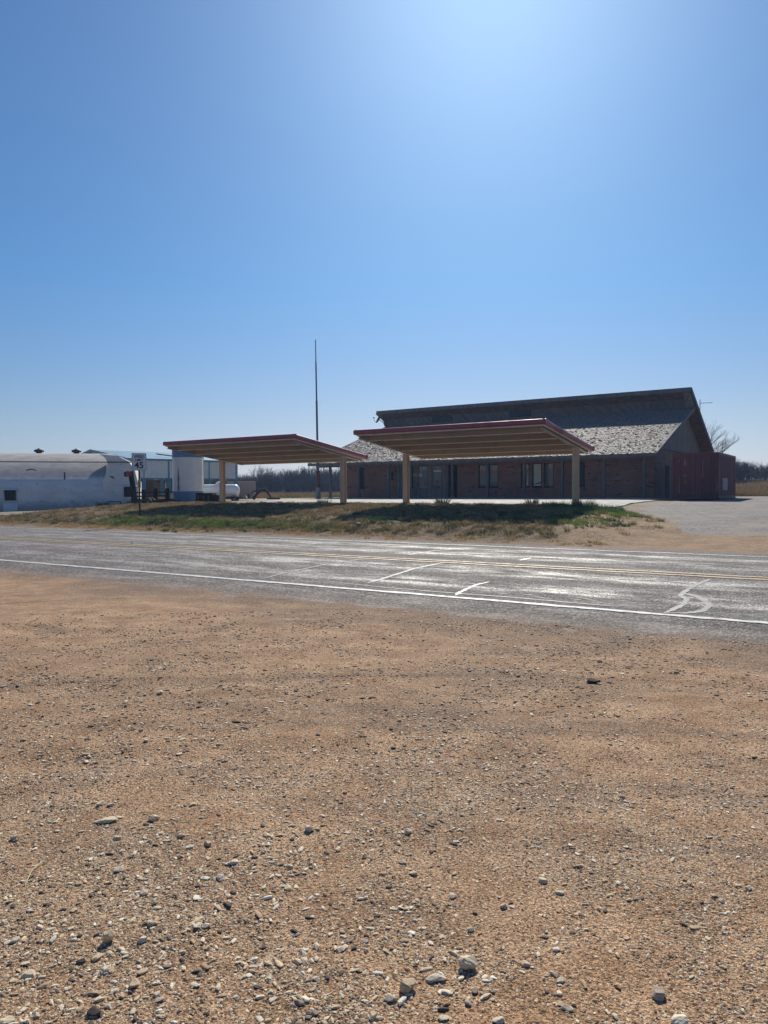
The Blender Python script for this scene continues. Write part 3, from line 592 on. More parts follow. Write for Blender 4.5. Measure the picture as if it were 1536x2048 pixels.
for u in (UL-.03, UR+.03):
    m = MB(); m.beam((u, EV-.05, EZ-.10), (u, V1+.3, zf(V1+.3)-.10), .05, .26); m.build('rake_board', M['greywood'], bt)
RV, RZ, BV, BZ = 55.45, 8.74, 64.75, 4.68; zb_ = lambda v: RZ+(BZ-RZ)/(BV-RV)*(v-RV); UL2 = -36.75
def slab(m, u0, u1, v0, v1, f, t0, t1): m.hexa([(u0, v0, f(v0)-t1), (u1, v0, f(v0)-t1), (u1, v1, f(v1)-t1), (u0, v1, f(v1)-t1), (u0, v0, f(v0)-t0), (u1, v0, f(v0)-t0), (u1, v1, f(v1)-t0), (u0, v1, f(v1)-t0)])
m = MB(); slab(m, UL2, UR+.02, RV+.05, BV, zb_, .05, .24); up = m.build('roof', M['soffit'], bt, 'upper roof slope behind the clerestory')
m = MB(); slab(m, UL2-.03, UR+.05, RV, BV+.06, zb_, 0, .05); m.build('shingles', M['shinglesheet'], up)
m = MB(); m.box(UL2-.03, UR+.05, RV-.0, RV+.05, RZ-.30, RZ-.052); m.build('fascia', M['greywood'], bt)
for u in (UL2-.03, UR+.05): m = MB(); m.beam((u, RV+.02, zb_(RV)-.16), (u, BV+.05, zb_(BV)-.15), .05, .27); m.build('rake_board', M['greywood'], bt)
m = MB(); m.box(UL+.08, UR-.5, 56.4, 56.6, 7.1, 8.06); cw = m.build('clerestory_wall', M['diag'], bt)
for a, b in ((-31.55, -29.6), (-24.4, -22.5)):
    wo = MB(); e = .05
    wo.box(a, a+e, 56.36, 56.398, 7.52, 8.02); wo.box(b-e, b, 56.36, 56.398, 7.52, 8.02); wo.box(a+e, b-e, 56.36, 56.398, 7.52, 7.52+e); wo.box(a+e, b-e, 56.36, 56.398, 8.02-e, 8.02)
    wo = wo.build('clerestory_window', M['darkwood'], bt); MB().box(a+e, b-e, 56.375, 56.39, 7.52+e, 8.02-e).build('pane', M['dimglass'], wo)
def gable(name, pts, u0, u1, mat, label=None):
    n = len(pts); m = MB(); m.add([(u0, v, z) for v, z in pts]+[(u1, v, z) for v, z in pts], [tuple(range(n))[::-1], tuple(range(n, 2*n))]+[(i, (i+1) % n, n+(i+1) % n, n+i) for i in range(n)]); return m.build(name, mat, bt, label)
GP = [(wv+.05, 4.06), (64.2, 4.06), (64.2, zb_(64.2)-.25), (56.7, zb_(56.7)-.25), (56.4, 7.1), (wv+.05, zf(wv)-.17)]
gable('gable_siding', GP, -11.35, -11.15, M['vert']); gable('gable_siding', GP, wl+.02, wl+.2, M['vert'])
gable('end_panel', [(55.6, 8.40), (56.7, 8.0), (56.7, 7.5), (56.3, zf(56.3)+.06)], UR-.5, UR-.06, M['vert'])
gable('end_panel', [(55.6, 8.40), (56.7, 8.0), (56.7, 7.5), (56.3, zf(56.3)+.06)], UL+.02, UL+.07, M['vert'])
m = MB(); m.box(-11.13, -11.08, wv+.1, 64.1, 4.06, 4.26); m.build('gable_trim', M['brownwood'], bt)
m = MB(); m.box(-10.79, -10.75, 50.0, 50.95, 1.0, 3.1); m.build('side_door', M['darkwood'], bt)
# small sign on the entry boarding
t = thing('sign_card', 'small yellowed card sign fixed between the boarded entry panes', 'sign', (-27.67, wv+.02, 2.66))
MB().box(-27.89, -27.46, wv+.012, wv+.026, 2.65, 2.86).build('card', M['ivory'], t)
text_mesh('OPEN', .15, M['ink'], 'lettering', t, Matrix.Translation((-.005, -.011, .095)) @ Matrix.Rotation(math.pi/2, 4, 'X'), .002, .004)
# dish and aerial on the roof
t = thing('satellite_dish', 'small grey satellite dish on the left end of the upper roof', 'dish', (-36.6, 56.5, 7.4))
a = Vector((-36.6, 56.55, 7.45)); h = Vector((-36.95, 56.2, 8.05))
MB().tube([a, a+Vector((-.05, -.1, .3)), h], .03, 8).build('mount', M['steel'], t)
m = MB(); ax = Vector((-.75, -.35, .45)).normalized(); e1 = ax.cross(Vector((0, 0, 1))).normalized(); e2 = e1.cross(ax); rr = 10
vs_ = [h]+[h+ax*(.14*(k/4)**2)+(e1*.34*math.cos(q*math.pi/12)+e2*.40*math.sin(q*math.pi/12))*(k/4) for k in range(1, 5) for q in range(24)]
fs_ = [(0, 1+q, 1+(q+1) % 24) for q in range(24)]+[(1+k*24+q, 1+k*24+(q+1) % 24, 25+k*24+(q+1) % 24, 25+k*24+q) for k in range(3) for q in range(24)]
m.add(vs_, fs_, True); d_ = m.build('reflector', M['dish'], t); so_ = d_.modifiers.new('thick', 'SOLIDIFY'); so_.thickness = .02
f_ = h+ax*.62-e2*.05; MB().tube([h-e2*.38+ax*.1, h-e2*.3+ax*.35, f_], .02, 6).build('arm', M['dish'], t); MB().tube([f_-ax*.02, f_-ax*.02+e2*.02+ax*-.14], .055, 8).build('feed_horn', M['dish'], t)
t = thing('television_aerial', 'thin rooftop aerial with one sideways boom behind the gable peak', 'aerial', (-10.66, 61.0, 6.3))
MB().tube([(-10.66, 61, 6.3), (-10.66, 61, 8.46)], .028, 6).build('mast', M['greypipe'], t)
MB().tube([(-10.68, 60.98, 8.18), (-9.78, 61.05, 8.17)], .02, 6).build('boom', M['rustpole'], t)

# ------------------------------------------------------------------ pole, container
def lean(p, q, f): return tuple(a+(b-a)*f for a, b in zip(p, q))
fb = (*W(-4.87, 55.0), .93); ft = (fb[0]-.12, fb[1]-.05, 12.78)
t = thing('flagpole', 'tall thin pole with rusty red lower sleeve rising behind the canopies', 'pole', fb)
MB().tube([lean(fb, ft, 0), lean(fb, ft, .078)], [.185, .155], 12).build('base_sleeve', M['polebase'], t)
MB().tube([lean(fb, ft, .078), lean(fb, ft, .175)], [.145, .14], 12).build('rusty_sleeve', M['rustpole'], t)
MB().tube([lean(fb, ft, .175), lean(fb, ft, .182)], .165, 12).build('collar', M['rust'], t)
m = MB(); m.tube([lean(fb, ft, .175), lean(fb, ft, .36), lean(fb, ft, .363), lean(fb, ft, .62)], [.105, .10, .082, .078], 10); m.tube([lean(fb, ft, .62), lean(fb, ft, .86), lean(fb, ft, .862), lean(fb, ft, 1)], [.058, .055, .04, .03], 8); m.build('shaft', M['greypipe'], t)
cz = .98; cx, cyy = -6.62, 43.6; CL = 6.06
t = thing('shipping_container', 'faded maroon shipping container standing at the right corner of the building', 'container', (cx-1.22, cyy, cz))
def corr(p0, p1, z0, z1, pitch, dep, nrm, m):
    p0 = Vector(p0); p1 = Vector(p1); L = (p1-p0).length; d = (p1-p0)/L; n = Vector(nrm); k = int(L/pitch); pr = []
    for i in range(k): pr += [(i*L/k, 0), ((i+.25)*L/k, 0), ((i+.5)*L/k, -dep), ((i+.75)*L/k, -dep)]
    pr.append((L, 0)); c = len(pr)
    m.add([p0+d*a+n*b+Vector((0, 0, z)) for z in (z0, z1) for a, b in pr], [(i, i+1, c+i+1, c+i) for i in range(c-1)])
m = MB(); x0, x1, y0, y1 = cx-2.44, cx, cyy, cyy+CL
corr((x1-.02, y0+.12, 0), (x1-.02, y1-.12, 0), cz+.2, cz+2.48, .28, .04, (1, 0, 0), m); corr((x0+.02, y1-.12, 0), (x0+.02, y0+.12, 0), cz+.2, cz+2.48, .28, .04, (-1, 0, 0), m); corr((x1-.12, y1-.02, 0), (x0+.12, y1-.02, 0), cz+.2, cz+2.48, .28, .04, (0, 1, 0), m)
m.box(x0+.05, x1-.05, y0+.05, y1-.05, cz+2.46, cz+2.54); body = m.build('body', M['container'], t)
m = MB()
for x in (x0, x1-.13):
    for y in (y0, y1-.13): m.box(x, x+.13, y, y+.13, cz+.06, cz+2.59)
for z0, z1 in ((cz+.07, cz+.22), (cz+2.46, cz+2.585)):
    for x in (x0+.003, x1-.083): m.box(x, x+.08, y0+.13, y1-.13, z0, z1)
    for y in (y0+.003, y1-.083): m.box(x0+.13, x1-.13, y, y+.08, z0, z1)
m.build('frame', M['container'], t)
for a, b in ((x0+.14, x0+1.21), (x0+1.23, x1-.14)):
    m = MB(); m.box(a, b, y0+.05, y0+.09, cz+.23, cz+2.45); c_ = (b-a)/5
    for i in range(5): m.box(a+i*c_+.03, a+(i+1)*c_-.06, y0+.035, y0+.05, cz+.35, cz+2.33)
    dr = m.build('container_door', M['container'], t)
    for f in (.28, .72):
        x = a+(b-a)*f; m = MB().tube([(x, y0+.01, cz+.18), (x, y0+.01, cz+2.5)], .02, 8)
        for z in (.3, .9, 1.7, 2.35): m.box(x-.045, x+.045, y0-.008, y0+.034, cz+z, cz+z+.07)
        m.beam((x, y0-.015, cz+1.12), (x+.34*(1 if f < .5 else -1), y0-.015, cz+1.10), .02, .045); m.build('lock_rod', M['container'], dr)
m = MB(); n = 9; ya, yb = y0+1.15, y0+2.75
m.box(x1-.018, x1+.012, ya, yb, cz+.52, cz+1.20)
for i in range(n): m.box(x1+.012, x1+.03, ya+.05+i*(yb-ya)/n, ya+.05+(i+.55)*(yb-ya)/n, cz+.55, cz+1.17)
m.build('vent_panel', M['vent'], t)
scuff = worn('scuffed_paint', (.34, .21, .19), (.25, .12, .11), .7, 8, 40)
for a, b, c, d in ((.32, .42, 2.1, 2.22), (.62, .74, 1.9, 2.26), (.58, .75, 1.28, 1.40), (.66, .74, .9, 1.2), (1.55, 1.62, 1.2, 2.2), (1.5, 1.58, .6, 1.05), (.36, .42, .3, 1.3)):
    m = MB(); q = [(a, c), (b, c+.03), (b-.02, d), (a+.02, d-.04)]
    m.add([(x0+x, y0+y, cz+z) for y in (.0285, .0345) for x, z in q], [(0, 1, 2, 3), (7, 6, 5, 4), (0, 4, 5, 1), (1, 5, 6, 2), (2, 6, 7, 3), (3, 7, 4, 0)]); m.build('worn_patch', scuff, t)

# ------------------------------------------------------------------ barn, shed, tanks (left)
def frame3(o, ax):     # local frame helper: origin (X, D) and axis direction in camera-aligned ground coords
    ox, oy = W(*o); ux, uy = W(*ax); L = math.hypot(ux, uy); ux /= L; uy /= L
    return lambda a, d, z: (ox+ux*a-uy*d, oy+uy*a+ux*d, z)
BD = 51.2; BF = frame3((-19.45, BD), (.974, .227))        # a: along the barn to the right, d: depth away from camera
bz = .30; SPR = 2.30
def prof(n=26, half=6.4):
    th = np.linspace(R(37.5), 0, n); dd = np.linspace(0, half, n); z = SPR+np.r_[0, np.cumsum(np.tan((th[1:]+th[:-1])/2)*np.diff(dd))]
    p = [(0, bz-.3), (0.02, bz+.6), (.05, 1.5)] + [(a+.1, b) for a, b in zip(dd, z)]
    return p+[(2*half+.2-a, b) for a, b in p[::-1][1:]]
bx = BF(-8, 0, bz); barn = thing('whitewashed_barn', 'long whitewashed barn with curved vaulted roof and hooded windows', 'barn', bx)
pr = prof(); n = len(pr); m = MB(); A0, A1 = -22.0, .02
m.add([BF(A0, d, z) for d, z in pr]+[BF(A1, d, z) for d, z in pr], [(i, i+1, n+i+1, n+i) for i in range(n-1)], True)
m.add([BF(A0, d, z) for d, z in pr], [tuple(range(n))[::-1]]); m.add([BF(A1, d, z) for d, z in pr], [tuple(range(n))])
m.build('vault', quonset_mat(True), barn)
EB = [(0, .0), (0, 2.35), (.17, 2.75), (.30, 3.25), (.34, 3.58), (.26, 3.86), (.06, 4.08), (-.18, 4.22), (1.05, 4.08), (1.75, 3.72), (2.15, 3.05), (2.35, 2.2), (2.38, .0)]  # curved left edge shaped to draw the border of lit roof and shade
k = len(EB); m = MB(); m.add([BF(a, -.02, z) for a, z in EB]+[BF(a, 2.6, z) for a, z in EB], [tuple(range(k))[::-1], tuple(range(k, 2*k))]+[(i, (i+1) % k, k+(i+1) % k, k+i) for i in range(k)])
m.build('end_block', M['quonset'], barn, 'flat end wall with a curved edge')
MB().tube([BF(-22, -.06, 3.66), BF(2.3, -.06, 3.66)], .035, 6).build('conduit', M['darksteel'], barn)
for a in (-5.35, -2.7):
    c = BF(a, 6.3, 0); z0 = 4.50; v = MB(); v.lathe((c[0], c[1], z0), [(.2, -.1), (.2, .14), (.33, .16), (.36, .24), (.33, .32), (.18, .36), (.08, .42), (.03, .46)], 14); v.build('roof_vent', M['darksteel'], barn)
def hooded(a0, a1, z0, z1, tilt=.22):
    b = lambda m, x0, x1, d0, d1, q0, q1: m.hexa([BF(x0, d0, q0), BF(x1, d0, q0), BF(x1, d1, q0), BF(x0, d1, q0), BF(x0, d0, q1), BF(x1, d0, q1), BF(x1, d1, q1), BF(x0, d1, q1)])
    m = MB(); b(m, a0, a1, -.05, -.03, z0, z1); w_ = m.build('window', M['black'], barn)
    m = MB(); m.hexa([BF(a0-.05, -.45, z1-.02), BF(a1+.1, -.45, z1-.02), BF(a1+.1, .02, z1+.03), BF(a0-.05, .02, z1+.03), BF(a0-.05, -.45, z1+.03), BF(a1+.1, -.45, z1+.03), BF(a1+.1, .02, z1+.09), BF(a0-.05, .02, z1+.09)])
    m.hexa([BF(a0-.04, -.08, z0), BF(a0, -.08, z0), BF(a0, .0, z0), BF(a0-.04, .0, z0), BF(a0-.04, -.44, z1-.02), BF(a0, -.44, z1-.02), BF(a0, .0, z1-.02), BF(a0-.04, .0, z1-.02)])
    m.build('hood', M['shedwall'], w_); m = MB(); b(m, a0-.04, a1+.06, -.12, .0, z0-.09, z0-.005); m.build('sill', M['quonset'], w_)
    m = MB()
    for q in (.33, .66): b(m, a0+(a1-a0)*q-.015, a0+(a1-a0)*q+.015, -.065, -.051, z0, z1)
    m.build('bars', M['darkwood'], w_)
hooded(-6.2, -5.52, 1.05, 1.78); hooded(1.40, 2.2, 1.25, 1.98)
m = MB(); m.hexa([BF(-6.3, -.14, .34), BF(-5.4, -.14, .34), BF(-5.4, 0, .34), BF(-6.3, 0, .34), BF(-6.3, -.05, .92), BF(-5.4, -.05, .92), BF(-5.4, 0, .92), BF(-6.3, 0, .92)]); m.build('patch_board', M['shedwall'], barn)
c = BF(.62, -.06, 2.66); m = MB(); m.add([BF(.46, -.06, 2.72), BF(.62, -.06, 2.58), BF(.84, -.06, 2.50), BF(.68, -.06, 2.68), BF(.46, -.03, 2.72), BF(.62, -.03, 2.58), BF(.84, -.03, 2.50), BF(.68, -.03, 2.68)], [(0, 1, 2, 3), (0, 4, 5, 1), (1, 5, 6, 2), (2, 6, 7, 3), (3, 7, 4, 0)]); m.build('diamond_vent', M['darksteel'], barn)
MB().tube([BF(-2.5, .35, 2.45), BF(-2.5, .35, 2.98)], .05, 8).build('stub_pipe', M['rust'], barn)
MB().tube([BF(-4.75+.30*math.cos(q*math.pi/8), .95, 3.08+.11*math.sin(q*math.pi/8)) for q in range(9)], .045, 6).build('roof_hoop', M['greywood'], barn)

P0 = W(-21.05, 62.0); al = Vector((.25, .968)); pe = Vector((-.968, .25))
SF = lambda a, p, z: (P0[0]+al.x*a+pe.x*p, P0[1]+al.y*a+pe.y*p, z)
shed = thing('open_shed', 'open sided steel shed with blue roof and pale sheeted upper walls', 'shed', SF(0, 0, .8))
SL_, HW = 10.1, 7.7; EZ_, PZ = 4.44, 5.46
m = MB()
for s0, s1 in ((0, 1), (2, 1)):
    e = -.12 if s0 == 0 else .12
    q = [SF(-.5, HW*s0+e, EZ_-.02), SF(SL_+.3, HW*s0+e, EZ_-.02), SF(SL_+.3, HW, PZ), SF(-.5, HW, PZ)]
    m.hexa([(x, y, z-.09) for x, y, z in q]+q) if s0 == 0 else m.hexa([(x, y, z-.09) for x, y, z in (q[3], q[2], q[1], q[0])]+[q[3], q[2], q[1], q[0]])
m.build('roof', M['shedblue'], shed)
m = MB()
for a in (-.53, SL_+.3):
    for s in (0, 2): m.beam(SF(a, HW*s, EZ_-.06), SF(a, HW, PZ-.04), .05, .2)
m.beam(SF(-.5, -.15, EZ_-.08), SF(SL_+.3, -.15, EZ_-.08), .05, .16); m.build('roof_trim', M['shedblue'], shed)
m = MB(); L = SL_; k = int(L/.3); pp = []
for i in range(k): pp += [(i*L/k, 0), (i*L/k+.05, -.03), (i*L/k+.08, -.03), (i*L/k+.13, 0)]
pp.append((L, 0)); c = len(pp); m.add([SF(a, p, z) for z in (2.80, EZ_-.05) for a, p in pp], [(i, i+1, c+i+1, c+i) for i in range(c-1)]); m.build('wall_sheeting', M['shedwall'], shed)
m = MB(); m.beam(SF(0, .02, 2.76), SF(SL_, .02, 2.76), .08, .09); m.build('wall_girt', M['shedblue'], shed)
m = MB(); m.add([SF(0, 0, 3.9), SF(0, 2*HW, 3.9), SF(0, 2*HW, EZ_-.1), SF(0, HW, PZ-.12), SF(0, 0, EZ_-.1), SF(.05, 0, 3.9), SF(.05, 2*HW, 3.9), SF(.05, 2*HW, EZ_-.1), SF(.05, HW, PZ-.12), SF(.05, 0, EZ_-.1)], [(0, 1, 2, 3, 4)[::-1], (5, 6, 7, 8, 9), (0, 1, 6, 5)]); m.build('gable_panel', M['shedwall'], shed)
for a, p in ((1.03, .12), (3.3, .12), (7.2, .12), (10.0, .12), (.2, 15.2), (5, 15.2), (10, 15.2), (.1, 7.7)):
    x, y, _ = SF(a, p, 0); g = float(zt(x, y, False))
    MB().box(x-.13, x+.13, y-.13, y+.13, g-.1, EZ_-.1 if p != 7.7 else PZ-.2).build('post', M['shedblue'], shed)
for z in (3.2, 3.9): MB().beam(SF(0, .12, z-.5), SF(2.2, .12, z+.2), .06, .08).build('brace', M['brownwood'], shed)
MB().beam(SF(3.4, 2.6, 5.0), SF(6.0, -.1, EZ_+.06), .05, .1).build('roof_strap', M['darksteel'], shed)

wx, wy = W(-13.55, 51.2)
t = thing('water_tank', 'upright white cylindrical tank with blue bands at top and bottom', 'tank', (wx, wy, .78)); r = 1.03
MB().lathe((wx, wy, 0), [(r, 1.62), (r, 3.93)], 48).build('white_shell', M['tankwhite'], t)
MB().lathe((wx, wy, 0), [(r+.004, 3.93), (r+.004, 4.56), (r-.05, 4.60), (.1, 4.78)], 48).build('top_band', M['tankblue'], t)
MB().lathe((wx, wy, 0), [(r+.004, .5), (r+.004, 1.62)], 48).build('bottom_band', M['tankblue'], t)
rg = random.Random(4); m = MB(); N = 12
ang = lambda px: math.atan2(0-wy, 0-wx)+px
pts = []
for i in range(N+1):
    z = 1.66+1.55*i/N; hw = .085*(1-i/N)**.6*(1+.35*rg.uniform(-1, 1))+.012
    for s in (-1, 1):
        q = ang(-.64+s*hw); pts.append((wx+(r+.006)*math.cos(q), wy+(r+.006)*math.sin(q), z))
m.add(pts, [(2*i, 2*i+1, 2*i+3, 2*i+2) for i in range(N)]); m.build('rust_streak', worn('rust_streak', (.36, .22, .14), (.25, .14, .09), .9, 6, 40), t)
MB().tube([(wx+(r+.05)*math.cos(ang(1.35)), wy+(r+.05)*math.sin(ang(1.35)), z) for z in (.8, 4.5)], .03, 6).build('rim_light_line', M['tankwhite'], t)  # thin white tube added to draw the bright rim on the tank's edge

lx, ly = W(-12.2, 54.4); LF = frame3((-13.75, 54.2), (.99, .14)); ll = 3.15; lr = .46; lzc = 1.66
t = thing('propane_tank', 'horizontal glossy white propane tank on a dark skid trailer', 'tank', (*BF(0, 0, 0)[:2], 0) if False else (lx, ly, .8))
caps = [(-ll/2*0+(-.30)+.30*math.cos(math.pi-q*math.pi/2/7)*1.0, lr*math.sin(q*math.pi/2/7)+.004) for q in range(8)]
prof_ = [(x+.3, rr_) for x, rr_ in caps]; body_ = [(a-.0, r_) for a, r_ in prof_]
cl = [( .0-.0+x, r_) for x, r_ in body_]
left = [(x, r_) for x, r_ in zip([-.0+.36*(1-math.cos(q*math.pi/2/8)) for q in range(9)], [lr*math.sin(q*math.pi/2/8)+.004 for q in range(9)])]
allp = left+[(ll-x, r_) for x, r_ in left[::-1]]
MB().tube([LF(x, 0, lzc) for x, _ in allp], [r_ for _, r_ in allp], 28).build('vessel', M['lpgwhite'], t)
MB().lathe(LF(ll/2, 0, lzc+lr-.02), [(.16, 0), (.16, .14), (.12, .20), (.03, .22)], 14).build('valve_cover', M['lpgwhite'], t)
MB().tube([LF(.15, -lr*.86, lzc-.05), LF(.42, -lr*1.02, lzc-.02), LF(.55, -lr*1.0, lzc+.04)], .02, 5).build('marking', M['darksteel'], t)
m = MB()
for d in (-.35, .35): m.beam(LF(.1, d, 1.17), LF(ll+.1, d, 1.17), .08, .1)
for a in (.7, 1.7, 2.7): m.beam(LF(a, -.4, 1.2), LF(a, .4, 1.2), .08, .06); m.beam(LF(a, -.3, 1.2), LF(a, -.3, .85), .07, .07); m.beam(LF(a, .3, 1.2), LF(a, .3, .85), .07, .07)
m.build('skid', M['darksteel'], t)
for s in (-1, 1):
    c1 = LF(ll-.35, s*.62-.09, 1.02); c2 = LF(ll-.35, s*.62+.09, 1.02); wh = MB().tube([c1, c2], .24, 20).build('wheel', M['black'], t)
    c1 = LF(ll-.35, s*.62-.096, 1.02); c2 = LF(ll-.35, s*.62+.096, 1.02); MB().tube([c1, c2], .12, 14).build('rim', M['steel'], wh)
    m = MB(); a0 = [LF(ll-.35+.32*math.cos(q*math.pi/8), s*.62-.12, 1.0+.32*math.sin(q*math.pi/8)) for q in range(9)]; b0 = [LF(ll-.35+.32*math.cos(q*math.pi/8), s*.62+.12, 1.0+.32*math.sin(q*math.pi/8)) for q in range(9)]
    m.add(a0+b0, [(i, i+1, 9+i+1, 9+i) for i in range(8)], True); g_ = m.build('mudguard', M['darksteel'], t); q_ = g_.modifiers.new('thick', 'SOLIDIFY'); q_.thickness = .02

def boxed(name, label, cat, X, D, yaw, sx_, sy_, z0, z1, mat, trim=None):
    u, v = W(X, D); t = thing(name, label, cat, (u, v, z0), YAW+yaw); T = XF[t]
    def bb(m, x0, x1, y0, y1, a, b): m.hexa([T @ Vector((x, y, z)) for z in (a, b) for x, y in ((x0, y0), (x1, y0), (x1, y1), (x0, y1))])
    return t, bb
t, bb = boxed('storage_box', 'beige metal storage box with pale edges behind the propane tank', 'storage box', -13.75, 72.6, R(21), 2, 3, .92, 2.62, None)
m = MB(); h = 1.66
bb(m, -1.12, 1.12, 0.02, 3.0, 0, h)
m.build('body', M['beige'], t)
m = MB()
for x in (-1.15, 1.12): bb(m, x, x+.04, -.02, .02, 0, h)
bb(m, -1.15, 1.16, -.02, 3.02, h, h+.05); m.build('edge_trim', M['cream'], t)
m = MB(); bb(m, -.3, .4, -.005, .02, .15, 1.4); m.build('door_panel', M['beige'], t)
t, bb = boxed('rusty_bin', 'rusty brown and tan steel box seen through the open shed', 'bin', -24.75, 80, 0, 2, 2, .95, 2.7, None)
m = MB(); bb(m, -1.2, -.25, 0, 2.2, 0, 1.85); m.build('side_sheet', M['rust'], t)
m = MB(); bb(m, -.245, 1.1, .03, 2.2, 0, 1.8); m.build('front_sheet', M['rustybox'], t)
m = MB(); bb(m, -1.24, 1.14, -.05, 2.25, 1.85, 1.92); m.build('lid', M['darksteel'], t)
t, bb = boxed('wooden_bin', 'low dark wooden bin with three pale battens beside the canopy column', 'bin', -11.05, 46.0, R(-2), 1, 1, .62, 1.5, None)
m = MB(); bb(m, -.65, .42, 0, .9, 0, .88); m.build('tall_box', M['darkwood'], t)
m = MB(); bb(m, .425, .78, .05, .85, 0, .74); m.build('low_box', M['darkwood'], t)
for x in (-.52, -.2, .12):
    m = MB(); bb(m, x, x+.05, -.03, 0, .08, .72); m.build('batten', M['greywood'], t)

# wooden rail fence and flat trailer
t = thing('rail_fence', 'dark rough rail fence standing in front of the open shed', 'fence', (*W(-16.2, 50.5), .72)); FN = frame3((-17.2, 50.6), (1, .05))
for i, (a, h) in enumerate(((.05, .95), (.75, 1.12), (1.55, 1.15), (2.35, 1.12), (3.35, 1.1))):
    x, y, _ = FN(a, 0, 0); g = float(zt(x, y, False)); MB().beam((x, y, g-.2), (x+.03, y, g+h), .2 if i < 4 else .08, .2 if i < 4 else .08, (1, 0, 0)).build('fence_post', M['darkwood'], t)
rg = random.Random(8)
for z, a0, a1 in ((1.56, 0, 3.3), (1.30, .0, 2.4), (1.06, .0, 3.4), (.88, .0, 3.4)):
    MB().beam(FN(a0, -.1, z+rg.uniform(-.03, .03)), FN(a1, -.1, z+rg.uniform(-.03, .03)), .06, .13 if z < 1.2 else .08).build('rail', M['darkwood'], t)
t = thing('flatbed_trailer', 'low dark flat trailer parked beside the rail fence', 'trailer', (*W(-15.9, 49.4), .7)); TN = frame3((-16.3, 49.2), (1, .06))
m = MB(); m.beam(TN(0, 0, 1.0), TN(2.6, 0, 1.0), .9, .09); m.build('deck', M['darkwood'], t)
m = MB(); m.beam(TN(-.8, 0, .92), TN(2.5, 0, .92), .12, .10); m.beam(TN(2.5, -.4, .97), TN(3.0, -.4, .74), .05, .05); m.build('frame', M['darksteel'], t)
for d in (-.5, .5):
    wh = MB().tube([TN(.75, d-.08, .92), TN(.75, d+.08, .92)], .24, 18).build('wheel', M['black'], t); MB().tube([TN(.75, d-.085, .92), TN(.75, d+.085, .92)], .11, 12).build('rim', M['steel'], wh)
def pipe_frame(name, label, pts, r_, mat, cat, legs=()):
    t = thing(name, label, cat, pts[0]); MB().tube(pts, r_, 6).build('rail', mat, t)
    for p in legs: MB().tube([p, (p[0], p[1], float(zt(p[0], p[1]))-.1)], r_, 6).build('leg', mat, t)
q = [BF(.35, -.7, .92), BF(.7, -.8, .96), BF(1.25, -.8, .94), BF(1.35, -.8, .5)]
pipe_frame('pipe_rack', 'low bent pipe rack standing against the white barn wall', q, .03, M['darksteel'], 'rack', (q[0], q[2]))
q = [W(-16.7, 48.3)+(.9,), W(-16.5, 48.4)+(1.12,), W(-15.9, 48.5)+(1.10,)]
pipe_frame('pipe_barrier', 'short bent pipe barrier at the foot of the leaning post', q, .03, M['darksteel'], 'barrier', (q[0], q[2]))
# leaning post with red box
pb = W(-.3345*45.6, 45.6); g = float(zt(*pb)); pt = W(-15.62, 45.7)
t = thing('leaning_post', 'dark timber post leaning left with a red box near its top', 'post', (*pb, g))
MB().beam((*pb, g-.3), (*pt, g+2.15), .23, .23).build('shaft', M['darkwood'], t)
c_ = W(-15.62, 45.42); MB().box(c_[0]-.13, c_[0]+.13, c_[1]-.11, c_[1]+.11, g+1.82, g+2.14).build('red_box', M['redbox'], t, bevel=.015)
c_ = W(-15.86, 45.6); MB().box(c_[0]-.08, c_[0]+.08, c_[1]-.1, c_[1]+.1, g+1.80, g+2.1).build('side_block', M['darksteel'], t)
# speed sign
sb = (-27.62, 22.15); g = float(zt(*sb)); ang_ = R(57)   # rotation of the face normal from -y
t = thing('speed_sign', 'white speed limit sign on a thin post at the far road edge', 'sign', (*sb, g), ang_); T = XF[t]; H0 = 2.12; wS, hS = .64, .79
def lb(m, x0, x1, y0, y1, a, b): m.hexa([T @ Vector((x, y, z)) for z in (a, b) for x, y in ((x0, y0), (x1, y0), (x1, y1), (x0, y1))])
m = MB(); lb(m, -.035, .035, -.012, .012, -.4, H0+hS-.1); lb(m, -.035, -.027, .012, .035, -.4, H0+hS-.1); lb(m, .027, .035, .012, .035, -.4, H0+hS-.1); m.build('post', M['darksteel'], t)
def rrect(w, h, r_, n=6): return [(sx_*(w/2-r_)+r_*math.cos(a0+i*math.pi/2/n), sz_*(h/2-r_)+r_*math.sin(a0+i*math.pi/2/n)) for sx_, sz_, a0 in ((1, 1, 0), (-1, 1, math.pi/2), (-1, -1, math.pi), (1, -1, 1.5*math.pi)) for i in range(n+1)]
def plate(m, pts, y0, y1, zc):
    k = len(pts); m.add([T @ Vector((x, y, zc+z)) for y in (y0, y1) for x, z in pts], [tuple(range(k)), tuple(range(k, 2*k))[::-1]]+[(i, k+i, k+(i+1) % k, (i+1) % k) for i in range(k)])
zc = H0+hS/2; m = MB(); plate(m, rrect(wS, hS, .045), -.020, -.014, zc); fc = m.build('face', M['signwhite'], t)
o_ = rrect(wS-.03, hS-.03, .035); i_ = rrect(wS-.054, hS-.054, .03); k = len(o_); m = MB()
m.add([T @ Vector((x, -.0215, zc+z)) for x, z in o_+i_], [(i, (i+1) % k, k+(i+1) % k, k+i) for i in range(k)]); m.build('border', M['signblack'], fc)
for s_, size, z, b_ in (('SPEED', .155, .235, .004), ('LIMIT', .155, .085, .004), ('45', .40, -.165, .009)):
    text_mesh(s_, size, M['signblack'], 'lettering', fc, Matrix.Translation((0, -.022, zc-0+z)) @ Matrix.Rotation(math.pi/2, 4, 'X'), .001, b_)
m = MB()
for z in (.31, -.31): m.tube([T @ Vector((0, -.021, zc+z)), T @ Vector((0, -.027, zc+z))], .012, 8)
m.build('bolts', M['darksteel'], fc)
